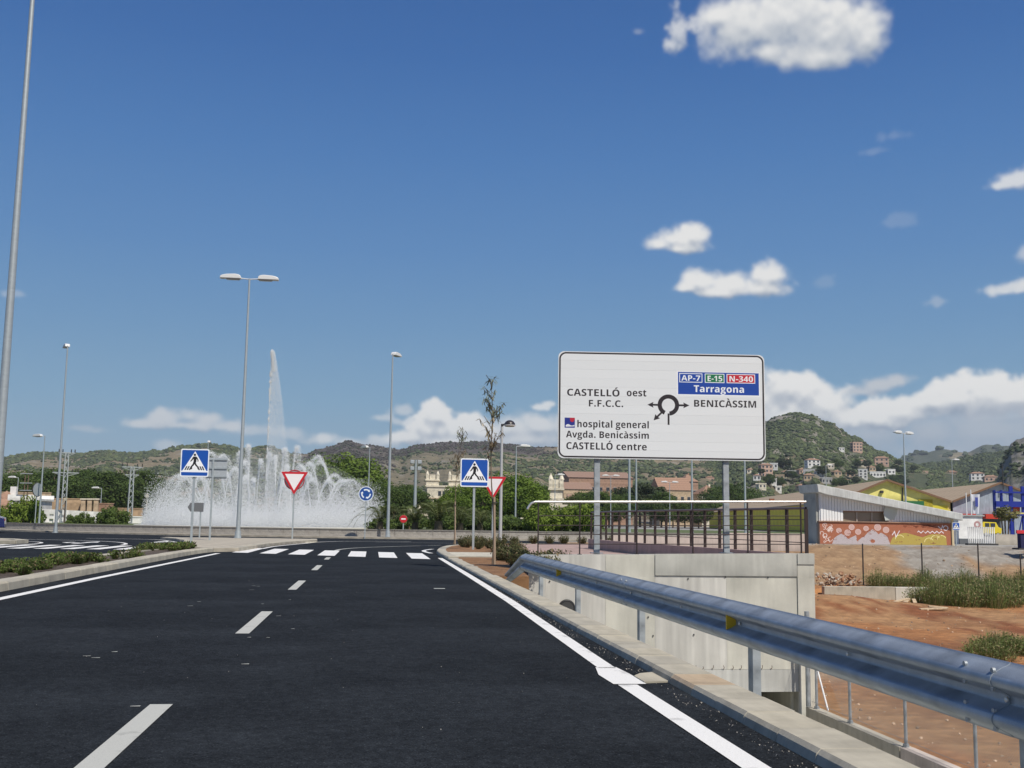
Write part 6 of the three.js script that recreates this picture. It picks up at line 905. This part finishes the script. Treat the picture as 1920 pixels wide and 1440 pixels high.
  // flag poles
  for (const [px, pt, label] of [[1814, 926, 'white flag pole before the grey warehouse'], [1823, 920, 'flag pole with a hanging blue and white flag']]) { const b = onGround(px, 1000, -100, 0.1), h = atZ(px, pt, -100).y, f = thing('flag_pole', label, 'flag pole', b); part(f, 'pole', cyl(0.06, 0.045, h), M.white); if (pt < 925) { const fl = part(f, 'flag', new THREE.PlaneGeometry(0.9, 1.9, 6, 6), mat([0.62, 0.63, 0.68], { side: true }), V(0.5, h - 1.4, 0)); const q = fl.geometry.attributes.position; for (let i = 0; i < q.count; i++) { q.setZ(i, 0.12 * Math.sin(q.getX(i) * 7)); q.setX(i, q.getX(i) * (1 - 0.4 * (0.95 - q.getY(i)) / 1.9)); } fl.geometry.computeVertexNormals(); part(fl, 'flag_stripe', new THREE.PlaneGeometry(0.3, 0.9).translate(0, 0.2, 0.14), mat([0.05, 0.07, 0.3], { side: true })); } }
}
{ // dirt lot: low walls, posts, rubble, weeds
  const lw = thing('field_wall', 'low weathered concrete wall across the dirt lot', 'wall'); let x = atZ(1543, 1105, -43.6).x; const r = rng(71);
  for (let i = 0; i < 8; i++) { const w = 2.2 + 1.2 * r(), h = -1.40 - 0.02 * r(); part(lw, 'wall_section', rbox(w - 0.015, 1.0, 0.28, 0.02, x + w / 2, h - 0.5, -43.62, i), i === 1 ? M.concrete : i === 3 ? M.kerbC : M.kerb); x += w; }
  const ch = thing('channel_wall', 'low pinkish concrete wall edging the channel under the wire fence', 'wall'); for (let i = 0; i < 7; i++) part(ch, 'wall_section', rbox(0.24, 2.2, 3.96, 0.015, 8.98, -3.66, -19.75 + i * 4, i), i % 2 ? M.pinkWall : M.kerbB);
  // wire fence on it
  const f = thing('wire_fence', 'chain-link fence with thin steel posts on the channel wall', 'fence'), zs = [-21.45, -19.9, -17.75, -15.6, -13.4, -11.2]; for (const z of zs) { const p = part(f, 'post', cyl(0.028, 0.028, 1.7, 8.98, -2.56, z, 10), M.galvPost); part(p, 'foot', cyl(0.055, 0.05, 0.05, 8.98, -2.56, z, 10), M.galvPost); } part(f, 'corner_post', cyl(0.05, 0.05, 1.9, 8.93, -2.56, -21.75, 10), M.galvPost); part(f, 'brace', rod(V(8.98, -2.5, -20.9), V(8.95, -1.2, -21.7), 0.018), M.white);
  for (const y of [-2.45, -1.75, -0.95]) part(f, 'tension_wire', rod(V(8.98, y, -21.7), V(8.98, y, -6), 0.004, 4), M.galvPost);
  const wires = []; for (let k = 0; k < 300; k++) { const z0 = -21.7 + k * 0.052, a = V(8.98, -2.5, z0); for (const s of [-1, 1]) { const z1 = z0 + s * 1.5; if (z1 > -6 || z1 < -21.7) continue; wires.push(new THREE.CylinderGeometry(0.0016, 0.0016, Math.hypot(1.5, 1.5), 3, 1, true).rotateX(s * Math.PI / 4).translate(8.98 + s * 0.002, -1.75, z0 + s * 0.75)); } } const wm = part(f, 'wire_mesh', merge(wires), M.galvPost); wm.userData.kind = 'stuff';
  // thin posts at the bank
  for (const [px, yt] of [[1619, 1021], [1730, 1020], [1836, 1020], [1915, 1040]]) { const p = onGround(px, 1090, -45.2, lotY(atZ(px, 1090, -45.2).x, -45.2)), h = atZ(px, yt, -45.2).y - p.y, o = thing('fence_post', 'thin rusty fence post at the foot of the dirt bank', 'post', p, 'fence posts along the bank'); part(o, 'shaft', cyl(0.035, 0.03, h + 0.2, 0, -0.2, 0, 8), mat([0.055, 0.045, 0.04])); part(o, 'cap', cyl(0.042, 0.02, 0.04, 0, h, 0, 8), M.dark); }
  // stones
  const rock = (s) => { const g = new THREE.DodecahedronGeometry(1, 0), p = g.attributes.position; for (let i = 0; i < p.count; i++) { const k = 0.75 + 0.5 * hash2(Math.round(p.getX(i) * 9) + s * 31, Math.round(p.getY(i) * 9 + p.getZ(i) * 23)); p.setXYZ(i, p.getX(i) * k, p.getY(i) * k * 0.7, p.getZ(i) * k); } g.computeVertexNormals(); return g; };
  const rocks = [1, 2, 3, 4].map(rock), rm = [mat([0.40, 0.25, 0.15]), mat([0.44, 0.35, 0.26]), mat([0.34, 0.18, 0.10]), mat([0.46, 0.41, 0.34])];
  for (let i = 0; i < 90; i++) { const px = 1532 + 78 * r(), t = r(), x2 = atZ(px, 1090, -45.3).x, z = -44.4 - 1.6 * r(), s = 0.035 + 0.10 * r() ** 1.8; const o = single('rubble_stone', rocks[i % 4], rm[Math.floor(r() * 4)], 'broken stone in the rubble heap beside the concrete wall', 'stone', 'stones of the rubble heap'); const heap = 0.55 * Math.exp(-(((x2 - 20.0) / 1.3) ** 2)) * r(); o.position.set(x2, lotY(x2, z) + heap * 0.9 + s * 0.3, z); o.rotation.set(r() * 6, r() * 6, r() * 6); o.scale.setScalar(s); }
  const scatter = new THREE.InstancedMesh(rocks[0], mat([1, 1, 1]), 2600), m = new THREE.Matrix4(), c = new THREE.Color(); for (let i = 0; i < 2600; i++) { const d = 14 + 39 * r(), x2 = 9.5 + (d * 0.72 - 4) * r(), s = 0.008 + 0.035 * r() ** 3 + (d > 46 ? 0.025 * r() : 0); m.compose(V(x2, lotY(x2, -d) + s * 0.3, -d), new THREE.Quaternion().setFromEuler(new THREE.Euler(r() * 6, r() * 6, 0)), V(s, s, s)); scatter.setMatrixAt(i, m); const k = 0.5 + r(); c.setRGB(0.42 * k, 0.30 * k, 0.2 * k); scatter.setColorAt(i, c); } scatter.name = 'loose_stones'; meta(scatter, 'loose stones and clods strewn over the dirt lot', 'stones', null, 'stuff'); scene.add(scatter);
  const plank = mat([0.55, 0.42, 0.27], { map: T.streak, s: 1 }); for (const [px, py, a, l] of [[1690, 1147, 0.5, 0.9], [1700, 1142, 0.9, 0.8], [1750, 1162, 0.1, 1.1], [1760, 1158, -0.3, 0.7], [1715, 1143, 1.2, 0.5]]) { const z = -38.6 - 2 * (1162 - py) / 20, p = onGround(px, py, z, 0); p.y = lotY(p.x, p.z) + 0.06; const o = single('scrap_plank', rbox(l, 0.05, 0.14, 0.008), plank, 'splintered wooden plank lying on the red soil', 'plank', 'scrap planks on the soil'); o.position.copy(p); o.rotation.set(0.1, a, 0.12 * a); }
  // weeds
  const weed = [1, 2, 3].map((s) => { const L = new Leaves(s * 57), q = L.r; for (let i = 0; i < 460; i++) { const a = q() * 6.28, d = Math.sqrt(q()), b = V(Math.cos(a) * d * 0.7, 0, Math.sin(a) * d * 0.7), hgt = (0.45 + 0.75 * q()) * (1.1 - 0.5 * d), e = b.clone().add(V(Math.cos(a) * 0.3 * d + (q() - 0.5) * 0.3, hgt, Math.sin(a) * 0.3 * d + (q() - 0.5) * 0.3)), f = 0.65 + 0.6 * q(), cc = (q() < 0.3 ? [0.40, 0.33, 0.17] : [0.18, 0.235, 0.07]).map((v) => v * f); L.blade(b, e, 0.014, cc); const g = b.clone().lerp(e, 0.5 + 0.45 * q()); L.quad(g, rdir(q), rdir(q), 0.13, 0.04, cc); } return L.geo; });
  let n = 0; const weeds = (px, z, w, h, label, group) => { const p = onGround(px, 1100, z, 0); p.y = lotY(p.x, p.z) - 0.05; const o = single('weed_clump', weed[n % 3], M_leaf, label, 'weeds', group); o.position.copy(p); o.rotation.y = n++ * 2; o.scale.set(w, h, w); };
  for (const px of [1645, 1660, 1675, 1690, 1722, 1735, 1748, 1775, 1795, 1808, 1820, 1850, 1868, 1880, 1895, 1912, 1930]) weeds(px, -44.6 - 0.7 * r(), 0.5 + 0.3 * r(), 0.45 + 0.55 * r(), 'weed clump growing along the top of the field wall', 'weeds above the field wall');
  for (let i = 0; i < 34; i++) weeds(1722 + 215 * r(), -40.2 - 3.0 * r(), 0.55 + 0.5 * r(), 0.65 + 0.6 * r(), 'tall grassy weed clump before the field wall', 'weeds before the field wall');
  for (let i = 0; i < 14; i++) weeds(1835 + 110 * r(), -29.5 - 2.5 * r(), 0.5 + 0.4 * r(), 0.4 + 0.4 * r(), 'weed clump on the open red soil behind the barrier', 'weeds on the open soil');
}
{ // behind the low wall, beyond the ring road
  const z = -118, k = 118 / FOCAL; const slab = (px0, px1, py, zz, m, name, label, d = 0.3, y0 = -0.1) => { const a = atZ(px0, py, zz), b = atZ(px1, py, zz), o = thing(name, label, 'wall', V((a.x + b.x) / 2, 0, zz)); const w = b.x - a.x, h = (a.y + b.y) / 2; part(o, 'wall_face', box(w, h - y0, d, 0, (h + y0) / 2, 0), m); part(o, 'coping', box(w + 0.1, 0.12, d + 0.12, 0, h + 0.062, 0), m); return o; };
  const wl = (() => { const a = atZ(76, 954, z), b = atZ(214, 961, z), o = thing('white_wall', 'long whitewashed wall with a falling top beyond the ring road', 'wall'); part(o, 'wall_face', metric(new THREE.ExtrudeGeometry(new THREE.Shape([[a.x, -0.1], [b.x, -0.1], [b.x, b.y], [a.x, a.y]].map(([p, q]) => new THREE.Vector2(p, q))), { depth: 0.3, bevelEnabled: false }).translate(0, 0, z)), B_.white); return o; })();
  slab(214, 290, 970, -120, B_.white, 'white_wall', 'low white wall next to the second lattice pylon');
  slab(-30, 96, 924, -165, B_.tan, 'ochre_wall', 'long ochre wall under the tree row'); slab(82, 157, 936, -150, B_.ochre, 'ochre_wall', 'ochre block wall above the whitewashed wall'); slab(183, 213, 945, -150, B_.brick, 'brick_wall', 'red brick wall beside the gate pillars'); slab(212, 268, 954, -152, B_.ochre, 'ochre_wall', 'low ochre wall running toward the fountain');
  for (const px of [157, 169, 181]) { const a = atZ(px, 937, -149), o = thing('gate_pillar', 'pale gate pillar between the brick walls', 'pillar', V(a.x, 0, -149), 'gate pillars between the brick walls'); part(o, 'shaft', box(0.55, a.y, 0.55, 0, a.y / 2, 0), B_.tan); part(o, 'cap', box(0.75, 0.16, 0.75, 0, a.y + 0.082, 0), B_.cream); }
  const hs = (px, py, hpx, w, zz, opts) => { const kk = -zz / FOCAL; return house(onGround(px, py, zz, -0.03), w * kk, opts.d ?? 5, atZ(px, py - hpx, zz).y, opts); };
  hs(57, 965, 26, 48, -122, { wall: B_.white, roof: 'flat', cols: 3, rows: 1, label: 'white flat-roofed house behind the bushes', name: 'white_house', sidewin: false }); hs(10, 965, 11, 44, -124, { wall: B_.white, roof: 'hip', cols: 3, rows: 1, label: 'white house with wide terracotta roof', name: 'tiled_house', rh: 0.4, sidewin: false });
  const bn = thing('concrete_bench', 'white concrete bench and rail before the white wall', 'bench', onGround(91, 985, -112, 0)); for (const [y, h] of [[962, 3], [970, 5]]) part(bn, 'slab', box(28 * 112 / FOCAL, h * 112 / FOCAL, 0.5, 0, atZ(91, y, -112).y, 0), B_.white); for (const x of [-0.55, 0.2]) part(bn, 'support', box(0.3, atZ(91, 963, -112).y, 0.3, x, atZ(91, 963, -112).y / 2, -0.05), B_.white);
  // lattice pylons
  const steel = mat([0.40, 0.43, 0.43], { rough: 0.6, metal: 0.2 });
  const pylon = (px, pyTop, pyBase, zz, wpx, arms, label) => { const b = onGround(px, pyBase, zz, -0.03), h = atZ(px, pyTop, zz).y, kk = -zz / FOCAL, w = wpx * kk / 2, o = thing('lattice_pylon', label, 'pylon', b, null, 0.35), at = (t, i) => { const s = lerp(1, 0.62, t), c = [[-1, -1], [1, -1], [1, 1], [-1, 1]][i % 4]; return V(c[0] * w * s, h * t, c[1] * w * s); };
    for (let i = 0; i < 4; i++) part(o, 'leg', bar(at(0, i), at(1, i), 0.09), steel); const N = 11; for (let j = 0; j < N; j++) for (let i = 0; i < 4; i++) part(o, 'lattice_bar', bar(at(j / N, i + (j % 2)), at((j + 1) / N, i + 1 - (j % 2)), 0.055), steel); for (const [t, l] of arms) { const ar = part(o, 'cross_arm', merge([bar(V(-l * kk, h * t, 0), V(l * kk, h * t, 0), 0.1), bar(V(-l * kk, h * t, 0), V(0, h * t - 0.4, 0), 0.05), bar(V(l * kk, h * t, 0), V(0, h * t - 0.4, 0), 0.05)]), steel); for (const s of [-0.95, -0.5, 0.5, 0.95]) part(ar, 'insulator', cyl(0.06, 0.05, 0.35, s * l * kk, h * t + 0.02, 0, 8), M.dark); } };
  pylon(117, 847, 983, -116, 8.5, [[0.99, 14], [0.72, 22]], 'tall lattice pylon rising over the whitewashed wall'); pylon(242, 874, 983, -116, 8.5, [[0.99, 18], [0.86, 12]], 'shorter lattice pylon at the end of the whitewashed wall');
  const tp = thing('twin_pole', 'brown twin utility pole with short cross bars', 'pole', onGround(44, 985, -118, 0)), hh = atZ(44, 886, -118).y; for (const x of [-0.16, 0.16]) part(tp, 'pole', cyl(0.07, 0.05, hh, x, 0, 0, 8), mat([0.16, 0.11, 0.075])); for (const t of [0.98, 0.8, 0.66]) part(tp, 'cross_bar', box(1.2, 0.07, 0.07, 0, hh * t, 0.1), M.steelBack);
  const mr = thing('traffic_mirror', 'grey round traffic mirror on a pole seen edge on', 'mirror', onGround(65, 985, -104, 0)), mh = atZ(66, 920, -104).y; part(mr, 'pole', cyl(0.05, 0.05, mh, 0, 0, 0, 8), M.pole); const md = part(mr, 'mirror_disc', new THREE.CylinderGeometry(0.62, 0.62, 0.06, 28).rotateX(Math.PI / 2), M.steelBack, V(0.05, mh + 0.1, 0.06)); md.rotation.y = 1.15; part(md, 'rim', new THREE.TorusGeometry(0.62, 0.04, 8, 32), M.dark);
  for (const [px, t, l] of [[273, 924, 'thin concrete pole at the edge of the spray'], [120, 930, 'dark wooden pole beside the tall lattice pylon']]) { const o = thing('utility_pole', l, 'pole', onGround(px, 985, -115, -0.03)), h = atZ(px, t, -115).y; part(o, 'shaft', cyl(0.09, 0.06, h, 0, 0, 0, 8), px < 200 ? mat([0.09, 0.07, 0.055]) : M.kerb); part(o, 'cap', box(0.3, 0.3, 0.2, 0, h - 0.3, 0.06), M.kerbC); }
  // car at the picture's edge
  const cb = onGround(-62, 998, -68, 0.0), car = thing('blue_car', 'dark blue car entering the roundabout by the low wall', 'car', cb, null, 0.25), bm = mat([0.012, 0.018, 0.11], { rough: 0.25, clearcoat: 1, clearcoatRoughness: 0.1 });
  const cs = new THREE.Shape(); cs.moveTo(-2.0, 0.3); cs.lineTo(-1.98, 0.75); cs.quadraticCurveTo(-1.6, 0.9, -1.15, 0.95); cs.quadraticCurveTo(-0.7, 1.38, -0.2, 1.42); cs.lineTo(0.7, 1.4); cs.quadraticCurveTo(1.2, 1.3, 1.5, 0.98); cs.lineTo(1.95, 0.85); cs.lineTo(2.0, 0.35); cs.lineTo(-2.0, 0.3); part(car, 'body', metric(new THREE.ExtrudeGeometry(cs, { depth: 1.5, bevelEnabled: true, bevelSize: 0.05, bevelThickness: 0.08, bevelSegments: 3 }).translate(0, 0, -0.75)), bm); part(car, 'side_window', metric(new THREE.ExtrudeGeometry(new THREE.Shape([[-1.0, 0.98], [-0.6, 1.3], [0.7, 1.3], [1.15, 1.0]].map(([a, b]) => new THREE.Vector2(a, b))), { depth: 1.68, bevelEnabled: false }).translate(0, 0, -0.84)), win); for (const x of [-1.25, 1.25]) for (const zz of [-0.72, 0.72]) { const w = part(car, 'wheel', new THREE.CylinderGeometry(0.31, 0.31, 0.2, 22).rotateX(Math.PI / 2), M.black, V(x, 0.31, zz)); part(w, 'hub_cap', new THREE.CylinderGeometry(0.18, 0.18, 0.215, 16).rotateX(Math.PI / 2), M.stainless); } part(car, 'tail_light', box(0.05, 0.14, 0.3, 2.0, 0.75, 0.5), mat([0.4, 0.02, 0.02]));
}
console.log('objects done');
renderer.render(scene, camera);
